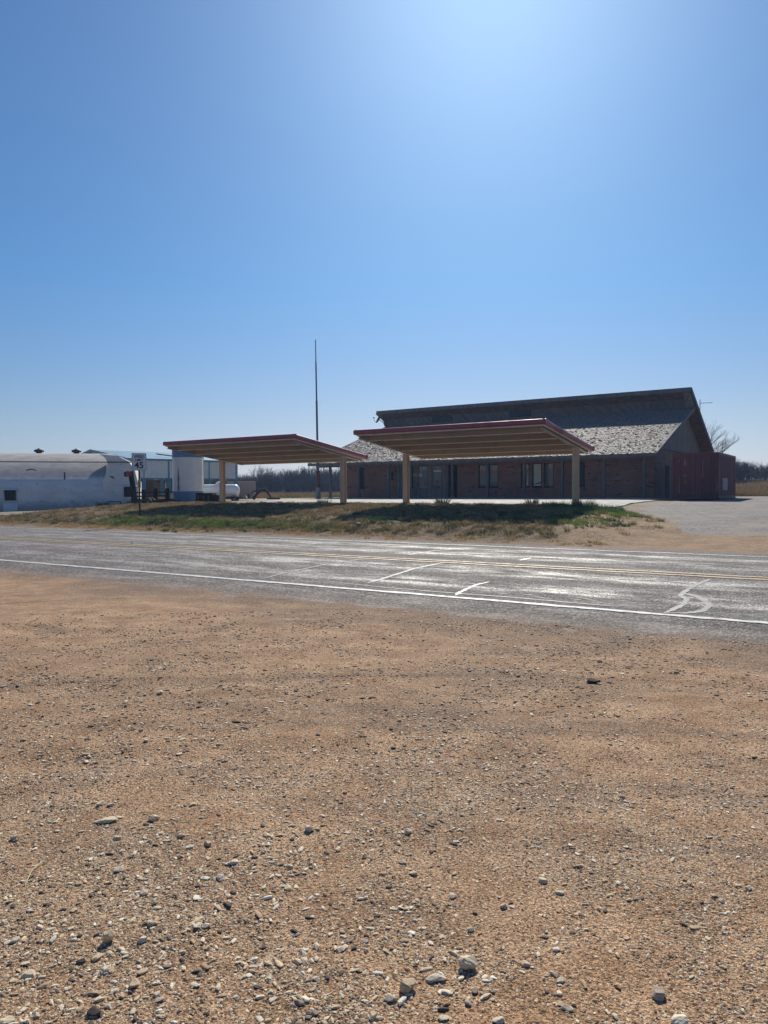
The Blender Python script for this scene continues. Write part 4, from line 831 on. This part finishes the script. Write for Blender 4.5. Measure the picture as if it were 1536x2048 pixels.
m = MB(); lb(m, -.06, .06, -.02, -.0135, 1.35, 1.72); m.build('amber_plate', M['delineator'], t)

# ------------------------------------------------------------------ small finds around the yard
def lump(m, c, r_, seed, sq=(1, 1, .6)):
    rg = random.Random(seed); b = bmesh.new(); bmesh.ops.create_icosphere(b, subdivisions=2, radius=1)
    for v in b.verts: q = .75+.5*rg.random(); v.co = Vector((v.co.x*sq[0], v.co.y*sq[1], v.co.z*sq[2]))*r_*q
    m.add([Vector(c)+v.co for v in b.verts], [tuple(v.index for v in f.verts) for f in b.faces]); b.free()
su = (*W(-10.75, 62), .98)
t = thing('dead_stump', 'arched piece of dead wood lying near the beige storage box', 'dead wood', su)
A = [W(-10.95, 62)+(.95,), W(-10.7, 62)+(1.3,), W(-10.3, 62)+(1.72,), W(-10.0, 62)+(1.78,), W(-9.75, 62.1)+(1.5,), W(-9.45, 62)+(1.05,), W(-9.3, 62)+(.98,)]
m = MB().tube(A, [.15, .11, .12, .085, .10, .065, .04], 9); m.tube([A[2], W(-10.9, 62.2)+(1.62,), W(-11.2, 62.3)+(1.45,)], [.10, .07, .04], 7); m.tube([A[3], W(-9.85, 62.2)+(1.95,)], [.08, .03], 6); m.tube([W(-9.8, 62)+(.98,), W(-9.3, 61.9)+(1.0,), W(-8.7, 62)+(.99,)], [.06, .09, .08], 7)
m.build('trunk', M['deadwood'], t)
t = thing('yucca_plant', 'spiky dark green yucca at the foot of the dead wood', 'plant', (*W(-11.35, 62), .98)); rg = random.Random(2); m = MB(); c_ = Vector((*W(-11.35, 62), 1.0))
for i in range(70):
    a = rg.uniform(0, 2*math.pi); e = rg.uniform(.15, 1.4); d = Vector((math.cos(a)*math.cos(e), math.sin(a)*math.cos(e), math.sin(e)))*rg.uniform(.4, .62); s_ = d.cross(Vector((0, 0, 1))).normalized()*.025
    m.add([c_-s_, c_+s_, c_+d], [(0, 1, 2)])
m.build('leaves', worn('yucca_green', (.05, .075, .045), (.035, .055, .035), .6, 6, 30), t)
def setpos(name, label, cat, mat, c, r_, seed, sq=(1, 1, .6), group=None):
    m = MB(); lump(m, (0, 0, 0), r_, seed, sq); o = m.build(name, mat); o.location = c; setp(o, label, cat, group); return o
M['palestone'] = worn('pale_rock', (.52, .46, .37), (.40, .34, .27), .85, 8, 60, .3, .01)
setpos('rock', 'single pale rock lying in the grass just below the canopy shadow', 'rock', M['palestone'], (-14.96, 21.36, float(zt(-14.96, 21.36))+.05), .09, 3)
setpos('rock', 'small white rock at the crest of the bank beside the wooden bin', 'rock', M['palestone'], (-29.6, 28.6, float(zt(-29.6, 28.6))+.07), .11, 5, (1.6, 1, .5))
t = MB(); t.hexa([(-17.77, 13.90, .066), (-17.65, 13.90, .066), (-17.65, 14.02, .066), (-17.77, 14.02, .066), (-17.75, 13.92, .09), (-17.67, 13.92, .09), (-17.67, 14.0, .09), (-17.75, 14.0, .09)]); setp(t.build('road_stud', M['reflector']), 'little white road stud beside the yellow centre lines', 'road stud')
tp = (*W(-28.6, 49.0), .30)
t = thing('old_tyre', 'old black tyre leaning at the foot of the white barn wall', 'tyre', tp); m = MB(); k = 20; R0, r0 = .30, .1; a_ = Vector((*BF(1, 0, 0)[:2], 0))-Vector((*BF(0, 0, 0)[:2], 0))
vs_ = [Vector((tp[0], tp[1], .68))+(a_*math.cos(i*2*math.pi/k)+Vector((0, 0, 1))*math.sin(i*2*math.pi/k))*(R0+r0*math.cos(j*math.pi/4))+a_.cross(Vector((0, 0, 1)))*(r0*1.2*math.sin(j*math.pi/4)) for i in range(k) for j in range(8)]
m.add(vs_, [(i*8+j, ((i+1) % k)*8+j, ((i+1) % k)*8+(j+1) % 8, i*8+(j+1) % 8) for i in range(k) for j in range(8)], True); m.build('tread', M['black'], t)
fp = W(-12.2, 150)
t = thing('utility_pole', 'distant thin utility pole with short crossarms above the brush', 'utility pole', (*fp, .9))
MB().tube([(*fp, .7), (*fp, 7.3)], [.12, .09], 8).build('pole', M['bark'], t)
for z in (6.9, 5.9): q = Vector((.84, .54, 0)); MB().beam(Vector((*fp, z))+q*.1, Vector((*fp, z+.05))+q*.75, .1, .1).build('crossarm', M['bark'], t)

# ------------------------------------------------------------------ bare trees and brush
def branches(rg, p, d, L, r_, depth, out, spread=.55, up=.12, kids=(2, 3)):
    k = 3; q = Vector(p); dd = Vector(d)
    for i in range(k):
        dd = (dd+Vector((rg.gauss(0, .13), rg.gauss(0, .13), rg.gauss(0, .10)+up*.3))).normalized(); e = q+dd*(L/k); r2 = r_*(1-.28*(i+1)/k)
        out.append((q.copy(), e.copy(), r_*(1-.28*i/k), r2)); q = e
        if depth > 0 and i < k-1 and rg.random() < .55:
            a = rg.uniform(0, 2*math.pi); ax = Vector((math.cos(a), math.sin(a), rg.uniform(-.1, .5))); branches(rg, q, (dd+ax*spread*1.3).normalized(), L*rg.uniform(.45, .7), r2*.55, depth-1, out, spread, up, kids)
    if depth > 0:
        for j in range(rg.randint(*kids)):
            a = rg.uniform(0, 2*math.pi); ax = Vector((math.cos(a), math.sin(a), rg.uniform(-.2, .4))); branches(rg, q, (dd+ax*spread).normalized(), L*rg.uniform(.6, .85), r_*.62, depth-1, out, spread, up, kids)
def segs_mesh(segs, n=3):
    P0 = np.array([s[0] for s in segs]); P1 = np.array([s[1] for s in segs]); r0 = np.array([s[2] for s in segs]); r1 = np.array([s[3] for s in segs])
    d = P1-P0; d /= np.linalg.norm(d, axis=1)[:, None]+1e-9; ref = np.where(np.abs(d[:, 2:3]) < .9, [[0, 0, 1.]], [[1., 0, 0]]); a = np.cross(d, ref); a /= np.linalg.norm(a, axis=1)[:, None]; b = np.cross(a, d)
    V = np.stack([p+(a*math.cos(2*math.pi*j/n)+b*math.sin(2*math.pi*j/n))*r[:, None] for p, r in ((P0, r0), (P1, r1)) for j in range(n)], 1)
    o = (np.arange(len(segs))*2*n)[:, None]; F = np.concatenate([o+np.array([j, (j+1) % n, n+(j+1) % n, n+j]) for j in range(n)])
    return V.reshape(-1, 3), F
tx, ty = W(31.9, 78); gz = float(zt(tx, ty, False))
t = thing('bare_tree', 'leafless grey tree spreading behind the brick gable', 'tree', (tx, ty, gz)); rg = random.Random(21); sg = []
ri = Vector((CY, SY, 0))
tk = [Vector((0, 0, -.2)), ri*.1+Vector((0, 0, 1.2)), ri*.25+Vector((.1, 0, 2.1))]
MB().tube([Vector((tx, ty, gz))+p for p in tk], [.24, .2, .17], 10).build('trunk', M['bark'], t)
for a, e, L in ((0, .75, 1.7), (.35, .45, 1.7), (-.2, 1.1, 1.6), (.9, .8, 1.4), (-.7, .7, 1.5), (2.6, .8, 1.3), (3.4, .6, 1.2), (0.1, .25, 1.6)):
    d = (ri*math.cos(a)+Vector((-SY, CY, 0))*math.sin(a))*math.cos(e)+Vector((0, 0, math.sin(e))); branches(rg, tk[2], d, L*1.2, .055, 4, sg, .45, .22, (2, 3))
V, F = segs_mesh([s for s in sg if True], 4); crown = np_mesh('crown', V, F, M['bark']); crown.parent = t
def shrub(seed, h, nst):
    rg = random.Random(seed); out = []
    for i in range(nst):
        a = rg.uniform(0, 2*math.pi); e = rg.uniform(.75, 1.45); d = Vector((math.cos(a)*math.cos(e), math.sin(a)*math.cos(e), math.sin(e)))
        branches(rg, Vector((rg.uniform(-.5, .5), rg.uniform(-.5, .5), 0)), d, h*.42, .045*h/3, 3, out, .5, .15, (2, 3))
    return segs_mesh(out, 3)
PRO = [shrub(40+i, 3.2, 6) for i in range(6)]
def scatter_brush(items):
    Vs = []; Fs = []; Cs = []; k = 0; rg = np.random.default_rng(6)
    for X, D, s, sz in items:
        V, F = PRO[rg.integers(6)]; a = rg.uniform(0, 6.28); c, s_ = math.cos(a), math.sin(a); u, v = W(X, D)
        P = np.stack([(V[:, 0]*c-V[:, 1]*s_)*s+u, (V[:, 0]*s_+V[:, 1]*c)*s+v, V[:, 2]*sz+float(zt(u, v, False))-.1], 1)
        b = rg.uniform(.6, 1.25); Cs.append(np.tile(np.array([.090, .062, .055])*b+rg.normal(0, .006, 3), (len(V), 1))); Vs.append(P); Fs.append(F+k); k += len(V)
    return np.concatenate(Vs), np.concatenate(Fs), np.concatenate(Cs)
it = []; rg = np.random.default_rng(9)
for px in np.arange(250, 790, 5.5):
    for D, hh in ((118, .62), (132, .85), (146, 1.0), (160, 1.15)):
        p = px+rg.uniform(-8, 8); sc = hh*rg.uniform(.75, 1.15)*(1.0 if p > 520 else .85); it.append(((p-768)/1480*D, D+rg.uniform(-5, 5), sc*1.2, sc*1.38))
for px in np.arange(1420, 1640, 6):
    for D, hh in ((96, .75), (108, .95)):
        p = px+rg.uniform(-6, 6); sc = hh*rg.uniform(.7, 1.15)*(1.2 if p < 1515 else .95); it.append(((p-768)/1480*D, D+rg.uniform(-4, 4), sc, sc*.92))
for px in np.arange(-150, 300, 20):
    it.append(((px-768)/1480*170, 170+rg.uniform(-8, 8), 1, 1))
V, F, C_ = scatter_brush(it); np_mesh('brush', V, F, M['brush'], C_, kind='stuff')
# far low hills at the horizon
m = MB(); hv = []; NH = 90
for i in range(NH+1):
    a = -1.2+2.4*i/NH; X, D = 2600*math.sin(a), 2600*math.cos(a); u, v = W(X, D); h = 22+16*math.sin(i*.37)+9*math.sin(i*.93+1)+(26 if a > .3 else 0)*min(1, max(0, (a-.3)*6))
    u2, v2 = W(X*1.25, D*1.25); hv += [(u, v, -3), (u, v, max(4, h*.75)), (u2, v2, max(4, h)), (u2, v2, -3)]
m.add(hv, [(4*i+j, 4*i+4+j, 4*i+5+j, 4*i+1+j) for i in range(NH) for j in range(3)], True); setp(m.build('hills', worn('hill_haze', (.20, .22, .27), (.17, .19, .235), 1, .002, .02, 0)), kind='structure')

# ------------------------------------------------------------------ grass, weeds, field
def blades(name, U, Vv, H, Wd, nb, col, mat, spread=.6, cjit=.03, rad=.06, kind='stuff', seed=1, zoff=0):
    rg = np.random.default_rng(seed); n = len(U); U = np.repeat(U, nb); Vv = np.repeat(Vv, nb); H = np.repeat(H, nb)*rg.uniform(.5, 1.2, n*nb); col = np.repeat(col, nb, 0); Wd = np.repeat(np.broadcast_to(Wd, (n,)), nb); rad = np.repeat(np.broadcast_to(rad, (n,)), nb)
    N = n*nb; a = rg.uniform(0, 6.283, N); r_ = rad*np.sqrt(rg.random(N)); bx_ = U+r_*np.cos(a); by = Vv+r_*np.sin(a); bz_ = zt(bx_, by)-.01+zoff
    lean_ = rg.uniform(0, spread, N)*H; la = a+rg.normal(0, .7, N); q = rg.uniform(0, 6.283, N); dx, dy = np.cos(q)*Wd/2, np.sin(q)*Wd/2
    A = np.stack([bx_-dx, by-dy, bz_], 1); B = np.stack([bx_+dx, by+dy, bz_], 1); T_ = np.stack([bx_+lean_*np.cos(la), by+lean_*np.sin(la), bz_+H], 1)
    V = np.stack([A, B, T_], 1).reshape(-1, 3); F = np.arange(3*N).reshape(-1, 3); c = np.repeat((col+rg.normal(0, cjit, (N, 1))*np.array([1, 1, .7])).clip(.01, .9), 3, 0)
    return np_mesh(name, V, F, mat, c, kind=kind)
def verge(U, Vv):
    lush = vnoise(U*.6, Vv, 1.6, 51)+vnoise(U, Vv, .5, 52)*.6
    right = sm(-.9, .8, U+7.6+(Vv-20.3)*.27)
    band = np.exp(-((Vv-21.2)/.7)**2)*(.5+.7*sm(-30, -23, U)*(1-sm(-13, -10, U)))*(1-right)*(.55+.9*sm(-.25, .2, vnoise(U, Vv, 2.5, 57)))
    d = np.clip(.80+.5*band+lush*1.3-right*.62, .03, 1)*np.where(Vv < 20.2, .55, 1)*(1-sm(30.4, 31.6, Vv)*(U > -38))*(1-sm(-41, -44, U)*sm(24.5, 26.5, Vv))
    Xc = CY*U+SY*Vv; Dc = -SY*U+CY*Vv; d = d*np.where((Xc < -13.2) & (Dc > drive_front(Xc)-.25-.5*(Xc > -18.6)+.5*vnoise(U, Vv, .5, 58)), .03, 1)
    return lush, right, band, d*(1-sm(-.9, .4, lot_edge(U, Vv)))
def vcol(U, Vv, lush, right, band, rg):
    n = len(U); pal_ = np.array([[.52, .37, .20], [.40, .29, .155], [.27, .21, .115], [.19, .165, .09], [.12, .12, .065]]); col = pal_[rg.choice(5, n, p=[.2, .28, .26, .16, .10])]
    col = np.where((Vv < 20.55+.25*lush)[:, None], np.array([.58, .39, .18]), col)
    g = np.clip(band*(.75+lush*2.2)+right*(lush*1.6+.45)+.3*np.clip(lush-.2, 0, 1), 0, 1)[:, None]*(Vv > 20.35)[:, None]
    gg = np.where(rg.random((n, 1)) < .62, np.array([.19, .31, .06]), np.array([.10, .155, .06])); gg = np.where(rg.random((n, 1)) < .2, np.array([.30, .27, .07]), gg)
    return col*(1-g)+gg*g, g[:, 0]
for nm, N_, nb_, h0, h1, wd_, rad_, sd_ in (('grass', 70000, 5, .035, .075, .016, .10, 33), ('grass', 9000, 42, .08, .16, .02, .13, 34)):
    rg = np.random.default_rng(sd_); U = rg.uniform(-52, -3.5, N_); Vv = 19.55+12.2*rg.random(N_)**1.2
    lush, right, band, dens = verge(U, Vv); k = rg.random(N_) < dens*(1 if nb_ < 20 else .85); U, Vv, lush, right, band = U[k], Vv[k], lush[k], right[k], band[k]
    col, g = vcol(U, Vv, lush, right, band, rg); H = h0+(h1-h0)*rg.random(len(U))+.05*g*rg.random(len(U)); H *= np.where(Vv < 20.5, .6, 1)
    blades(nm, U, Vv, H, wd_, nb_, col, M['grass'], 1.3, .02, rad_*rg.uniform(.6, 1.4, len(U)), seed=sd_)
# leafy green weeds at the crest and the right end
rg = np.random.default_rng(44); WU, WV, WH = [], [], []
for cu, cv, cr, cn, ch in ((-10.1, 29.2, 1.0, 60, .24), (-9.4, 30.5, 1.1, 60, .26), (-8.7, 28.8, .8, 30, .16), (-8.4, 26.3, .5, 16, .14), (-10.6, 24.6, .9, 26, .15), (-9.7, 23.6, .6, 18, .14), (-8.6, 24.4, .4, 12, .15), (-12.4, 23.1, .6, 16, .15), (-7.3, 25.3, .35, 9, .14), (-25, 21.6, 1.2, 46, .2), (-28.3, 21.8, 1.0, 26, .2), (-14.6, 22.2, .7, 22, .16), (-13.2, 22.4, .5, 16, .17), (-11.6, 22.6, .5, 12, .15), (-23, 21.2, 2.4, 60, .13), (-19, 21.0, 2.2, 40, .12), (-6.6, 24.4, .3, 7, .1), (-10.5, 22.6, .35, 9, .12), (-9.6, 22.4, .25, 6, .12)):
    WU += list(cu+rg.normal(0, cr*.55, cn)); WV += list(cv+rg.normal(0, cr*.4, cn)); WH += list(ch*rg.uniform(.5, 1.2, cn))
WU, WV, WH = map(np.array, (WU, WV, WH)); cw_ = np.array([.07, .125, .05])*rg.uniform(.6, 1.3, (len(WU), 1))
blades('weeds', WU, WV, WH, .03, 26, cw_, M['leaf'], .9, .015, .13, seed=5)
def weed(label, u, v, h, seed, n=160, r_=.32):
    o = blades('weed_plant', np.array([0.]), np.array([0.]), np.array([h]), .035, n, np.array([[.05, .085, .04]]), M['leaf'], .9, .012, r_, kind=None, seed=seed)
    me = o.data; z = float(zt(u, v)); z0 = float(zt(0., 0.))
    me.transform(Matrix.Translation((0, 0, -z0))); o.location = (u, v, z); setp(o, label, 'weed')
weed('bushy dark weed against the pale concrete between the canopy columns', -17.0, 31.3, .33, 61)
weed('rounded weed on the bank crest nearer the right canopy column', -12.4, 31.2, .30, 62, 120, .25)
weed('tall leafy weed growing at the foot of the right canopy column', -9.75, 30.4, .42, 63, 150, .3)
weed('dark weed clump at the crest between the two canopies', -23.6, 30.6, .30, 64, 140, .35)
weed('weed growing against the base of the white barn wall', *BF(.1, -.5, 0)[:2], .42, 65, 200, .4)
# dry field grass behind the yard
rg = np.random.default_rng(71); U, Vv, S_ = [], [], []
for lo, hi, n, d0, d1 in ((270, 720, 24000, 74, 140), (1440, 1640, 9000, 56, 100)):
    px = rg.uniform(lo, hi, n); D = d0+(d1-d0)*rg.random(n)**1.1; x, y = W((px-768)/1480*D, D); U.append(x); Vv.append(y)
U = np.concatenate(U); Vv = np.concatenate(Vv); k = (vnoise(U, Vv, 5, 81)+.35*vnoise(U, Vv, 1.5, 82)+rg.uniform(-.3, .3, len(U)) > -.18) & ~((U > -37.2) & (U < -9.5) & (Vv < 66)) & ~((U > -9.6) & (Vv < 56+3*vnoise(U, Vv, 4, 83))); U, Vv = U[k], Vv[k]
fc_ = np.where(rg.random((len(U), 1)) < .7, np.array([[.36, .25, .125]]), np.array([[.24, .16, .09]]))*rg.uniform(.75, 1.2, (len(U), 1))
gr_ = (vnoise(U, Vv, 3, 84) > .18) & (Vv < 66); fc_[gr_] = np.array([.16, .19, .07])
blades('dry_grass', U, Vv, np.where(gr_, .22, .48)*rg.uniform(.6, 1.2, len(U)), .05, 8, fc_, M['grass'], .7, .03, .35, seed=8)
rg = np.random.default_rng(5); bm_ = bmesh.new(); bmesh.ops.create_icosphere(bm_, subdivisions=1, radius=1); iv = np.array([v.co for v in bm_.verts]); jf = np.array([[v.index for v in f.verts] for f in bm_.faces]); bm_.free()
def lumps(name, P, S3, cols, mat, jit=.25, seed=1, sink=.3, kind='stuff', base=None):
    rg = np.random.default_rng(seed); b, f = base or (iv, jf); n = len(P); nv = len(b); a = rg.uniform(0, 6.283, n); c, s = np.cos(a)[:, None], np.sin(a)[:, None]
    D = b[None]*(1+rg.uniform(-jit, jit, (n, nv, 1)))*S3[:, None, :]; X = D[..., 0]*c-D[..., 1]*s; Y = D[..., 0]*s+D[..., 1]*c
    V = np.stack([X, Y, D[..., 2]], -1)+P[:, None, :]; V[..., 2] += (S3[:, 2]*(1-2*sink))[:, None]
    F = (jf if base is None else f)[None]+(np.arange(n)*nv)[:, None, None]
    return np_mesh(name, V.reshape(-1, 3), F.reshape(-1, 3), mat, np.repeat(cols, nv, 0), kind=kind)
px = rg.uniform(440, 720, 150); D = rg.uniform(104, 116, 150); x, y = W((px-768)/1480*D, D); s = rg.uniform(.12, .5, 150)
cl_ = np.where(rg.random((150, 1)) < .35, np.array([[.55, .53, .5]]), np.array([[.05, .045, .045]])); cl_ = np.where(s[:, None] > .33, np.array([[.035, .033, .035]]), cl_)
lumps('rubble', np.stack([x, y, zt(x, y)], 1), np.stack([s*1.4, s, s*.7], 1), cl_, M['rubble'], seed=4)

# ------------------------------------------------------------------ gravel and stones on the near dirt shoulder
rg = np.random.default_rng(101)
def field(n, d0, d1, s0, s1, pw=1.0, bias=None):
    D = np.sqrt(rg.uniform(d0**2, d1**2, n)); px = rg.uniform(-60, 1600, n); x, y = W((px-768)/1480*D, D); s = s0+(s1-s0)*rg.random(n)**pw
    w_ = .55+vnoise(x, y, .55, 91)*1.1+vnoise(x, y, .18, 92)*.9
    if bias is not None: w_ = w_*bias(px, D)
    k = (rg.random(n) < np.clip(w_, .04, 1)) & (y < 8.3); return x[k], y[k], s[k], px[k], D[k]
b1 = lambda px, D: .35+1.0*np.exp(-((px-420)/430)**2)*(D < 3.4)+.55*(px < 1300)*(D < 2.7)
sets = [field(150000, 1.75, 4.8, .0024, .006, 1.8, lambda p, d: np.clip((4.8-d)/1.6, 0, 1)*.95), field(7500, 1.75, 4.2, .0045, .0095, 2.6, b1), field(800, 1.75, 3.4, .008, .013, 2.4, b1),
        field(50000, 3.4, 8.5, .0035, .0085, 2.0, lambda p, d: .9+0*p), field(9000, 4.0, 9.3, .007, .016, 2.6, lambda p, d: .5+0*p)]
x, y, s, px, D = [np.concatenate(q) for q in zip(*sets)]; n = len(x)
pal = np.array([[.80, .68, .49], [.70, .54, .35], [.56, .39, .235], [.46, .30, .17], [.33, .265, .215], [.10, .08, .07], [.85, .77, .62]])
far = np.clip((D-3.2)/3, 0, 1); small = s < .006
pr_ = np.where(rg.random(n) < .16+.40*far, 5, np.where(small, rg.choice(7, n, p=[.24, .26, .24, .10, .06, .02, .08]), rg.choice(7, n, p=[.36, .24, .09, .04, .09, .03, .15])))
cl_ = pal[pr_]*rg.uniform(.75, 1.15, (n, 1))
io = np.array([[0, 0, 1], [.95, 0, 0], [.3, .9, .1], [-.8, .55, -.05], [-.75, -.6, .05], [.35, -.9, 0], [0, 0, -1]]); fo = np.array([[0, i, i % 5+1] for i in range(1, 6)]+[[6, i % 5+1, i] for i in range(1, 6)])
S3 = np.stack([s*rg.uniform(.9, 1.5, n), s*rg.uniform(.7, 1.1, n), s*rg.uniform(.28, .52, n)], 1); P = np.stack([x, y, zt(x, y)], 1)
big_ = s > .0065
lumps('gravel', P[~big_], S3[~big_], cl_[~big_], M['gravel'], .22, 6, .3, base=(io, fo))
# individual stones
def stone_mesh(seed, sub=3):
    rgs = np.random.default_rng(seed); b = bmesh.new(); bmesh.ops.create_icosphere(b, subdivisions=sub, radius=1)
    P = np.array([v.co for v in b.verts]); nrm = rgs.normal(size=(9, 3)); nrm /= np.linalg.norm(nrm, axis=1)[:, None]; off = rgs.uniform(.45, .85, 9)
    for q, o_ in zip(nrm, off):
        h = P@q-o_; P = P-np.where(h > 0, h, 0)[:, None]*q*.92
    P *= 1+.05*np.sin(P@rgs.normal(size=(3, 1))*5+rgs.uniform(0, 6))+.025*np.sin(P@rgs.normal(size=(3, 1))*13)
    P *= np.array([1.15, .9, .72])/np.abs(P).max(0); F = np.array([[v.index for v in f.verts] for f in b.faces]); b.free(); return P, F
for q_ in range(3):
    kk_ = big_ & (np.arange(n) % 3 == q_); P_, F_ = stone_mesh(300+q_, 2); lumps('gravel', P[kk_], S3[kk_]*[1.1, 1.1, 1.3], cl_[kk_], M['gravel'], .05, 7+q_, .3, base=(P_, F_))
PAL = [(.82, .68, .48), (.76, .60, .40), (.66, .50, .33), (.78, .67, .52), (.56, .46, .35), (.84, .75, .58), (.46, .32, .19), (.13, .10, .08)]
SM = {}
def stone(x, y, w_, shape, tone, label, rz, sq=(1, 1, 1), sink=.25, name='stone', cat='stone', group=None):
    key = (shape, tone)
    if key not in SM:
        P, F = stone_mesh(200+shape); o = np_mesh(name, P, F, M['stone'], np.tile(np.array(PAL[tone]), (len(P), 1)), smooth=False); SM[key] = o
    else: o = SM[key].copy(); COL.objects.link(o); o.name = name
    for kk in ('label', 'category', 'group'):
        if kk in o: del o[kk]
    r_ = w_/2; o.location = (x, y, float(zt(x, y))+r_*.72*sq[2]*(1-2*sink)); o.scale = (r_*sq[0], r_*sq[1], r_*sq[2]); o.rotation_euler = (random.uniform(-.15, .15), random.uniform(-.15, .15), rz); setp(o, label, cat, group)
G = 'loose stones on the dirt shoulder'
KEY = [(-2.11, 1.54, .048, 0, 1, 'upright tan wedge of stone standing alone at the lower left', 1.0, (.8, .8, 1.25), .12), (-2.90, 2.10, .115, 1, 0, 'wide flat pale slab of stone, the longest one on the dirt', YAW, (1.0, .5, .28), .3),
       (-2.71, 2.23, .05, 2, 1, 'tan stone perched on a patch of dark soil right of the flat slab', .5, (1, 1, .95), .2), (-1.04, 2.08, .062, 3, 0, 'largest rounded pale stone, casting a sharp dark shadow', .3, (.95, .9, 1.05), .12),
       (-1.15, 1.89, .058, 4, 2, 'rough brown stone half sunk beside the largest pale stone', 1.4, (.85, .9, 1.15), .25), (-1.10, 1.98, .058, 5, 3, 'flat pale stone between the rough brown stone and the largest pale stone', YAW, (1.05, .7, .55), .3),
       (-.50, 2.26, .054, 0, 4, 'mottled grey brown stone half buried near the lower right', 2.0, (.95, .9, .9), .38), (-.42, 2.18, .056, 2, 5, 'pale rounded stone cut by the lower picture edge at the right', .9, (1, .9, .8), .3),
       (-2.04, 2.52, .046, 3, 3, 'greyish stone standing in a short line of small pebbles', 2.2, (.9, .9, 1.1), .22), (-3.07, 1.78, .05, 1, 2, 'brown stone lying alone near the left picture edge', 2.7, (1, .8, .75), .25)]
for x_, y_, w_, sh_, to_, lb_, rz_, sq_, si_ in KEY: stone(x_, y_, w_, sh_, to_, lb_, rz_, sq_, si_)
stone(-1.85, 1.30, .042, 4, 7, 'dark crumbly clod of earth among pale pebbles at the bottom', .4, (1, .8, .8), .25, 'earth_clod', 'clod')
stone(-1.76, 5.70, .075, 4, 7, 'dark clod lying alone near the ragged asphalt edge', .4, (1.3, .8, .8), .2, 'earth_clod', 'clod')
SMALL = [(-2.07, 1.47, .041), (-2.32, 2.19, .047), (-2.7, 2.02, .039), (-3.07, 2.21, .046), (-3.02, 2.23, .036), (-2.69, 2.44, .041), (-2.25, 1.8, .043), (-2.47, 1.86, .044), (-2.11, 2.12, .048), (-2.07, 2.02, .043), (-2.48, 2.18, .039), (-2.15, 2.37, .043), (-1.82, 2.12, .038), (-1.53, 1.86, .036), (-1.49, 1.81, .035), (-1.51, 1.9, .036), (-1.43, 1.92, .033), (-2.01, 1.6, .033), (-1.85, 1.44, .037), (-1.99, 1.44, .038), (-2.05, 1.67, .038), (-1.42, 1.75, .026), (-1.4, 1.76, .026), (-1.17, 1.73, .034), (-1.74, 1.44, .03), (-2.1, 1.43, .032), (-2.38, 1.37, .037), (-2.18, 1.3, .041), (-1.9, 1.74, .031), (-1.88, 1.76, .031), (-2.04, 1.15, .043), (-.8, 2.19, .034), (-.77, 2.17, .031), (-1.66, 2.74, .044), (-1.47, 2.46, .037), (-1.55, 2.51, .04), (-.94, 2.87, .03), (-.42, 2.89, .033), (-.45, 2.91, .029), (-.35, 3.03, .034), (-1.08, 2.45, .031), (-1.03, 2.7, .037), (-.97, 1.93, .029), (-.71, 2.06, .036), (-.86, 1.91, .037), (-.89, 2.18, .033), (-1.12, 2.26, .033), (-1.27, 2.41, .037), (-1.17, 1.82, .042), (-1.0, 1.84, .032), (-2.56, 4.12, .046), (-3.6, 2.91, .042), (-3.83, 3.06, .044), (-2.8, 3.56, .037), (-4.39, 3.68, .052), (-2.9, 2.72, .032), (-2.58, 2.78, .028), (-2.14, 2.93, .027), (-1.55, 3.04, .03), (-1.44, 3.74, .032), (-.99, 3.66, .035), (-.81, 4.03, .031)]
rr_ = random.Random(17)
for i in range(110):
    D = 1.85+1.9*rr_.random()**1.3; p = rr_.gauss(560, 380) if i < 130 else rr_.uniform(0, 1536)
    if 0 < p < 1536: x_, y_ = W((p-768)/1480*D, D); SMALL.append((x_, y_, (.011+.014*rr_.random()**1.8)))
for x_, y_, w_ in SMALL: stone(x_, y_, w_*.95, rr_.randrange(6), rr_.choice([0, 0, 1, 1, 2, 3, 3, 4, 5]), 'small loose pale stone among the pebbles on the dirt', rr_.uniform(0, 6.28), (1, rr_.uniform(.7, 1), rr_.uniform(.55, .95)), .28, group=G)
m = MB().tube([(-2.68, 1.59, float(zt(-2.68, 1.59))+.004), (-2.745, 1.66, float(zt(-2.745, 1.66))+.012), (-2.78, 1.72, float(zt(-2.78, 1.72))+.006)], .0022, 5); setp(m.build('straw_stalk', M['straw']), 'single thin yellow straw stalk lying on the dirt at left', 'straw')

m = MB().box(-1300, 900, -400, 1500, -6, 14.5)  # thin haze volume added to lift the dark tones like lens glare
hz = m.build('haze', None or (lambda t: t)(bpy.data.materials.new('shade_lift_haze'))); hz['kind'] = 'stuff'
hm = hz.data.materials[0]; hm.use_nodes = True; hm.node_tree.nodes.clear(); ho = hm.node_tree.nodes.new('ShaderNodeOutputMaterial'); pv = hm.node_tree.nodes.new('ShaderNodeVolumePrincipled')
pv.inputs['Color'].default_value = (.36, .60, 1, 1); pv.inputs['Density'].default_value = .00048; pv.inputs['Anisotropy'].default_value = .4
hm.node_tree.links.new(pv.outputs[0], ho.inputs['Volume'])
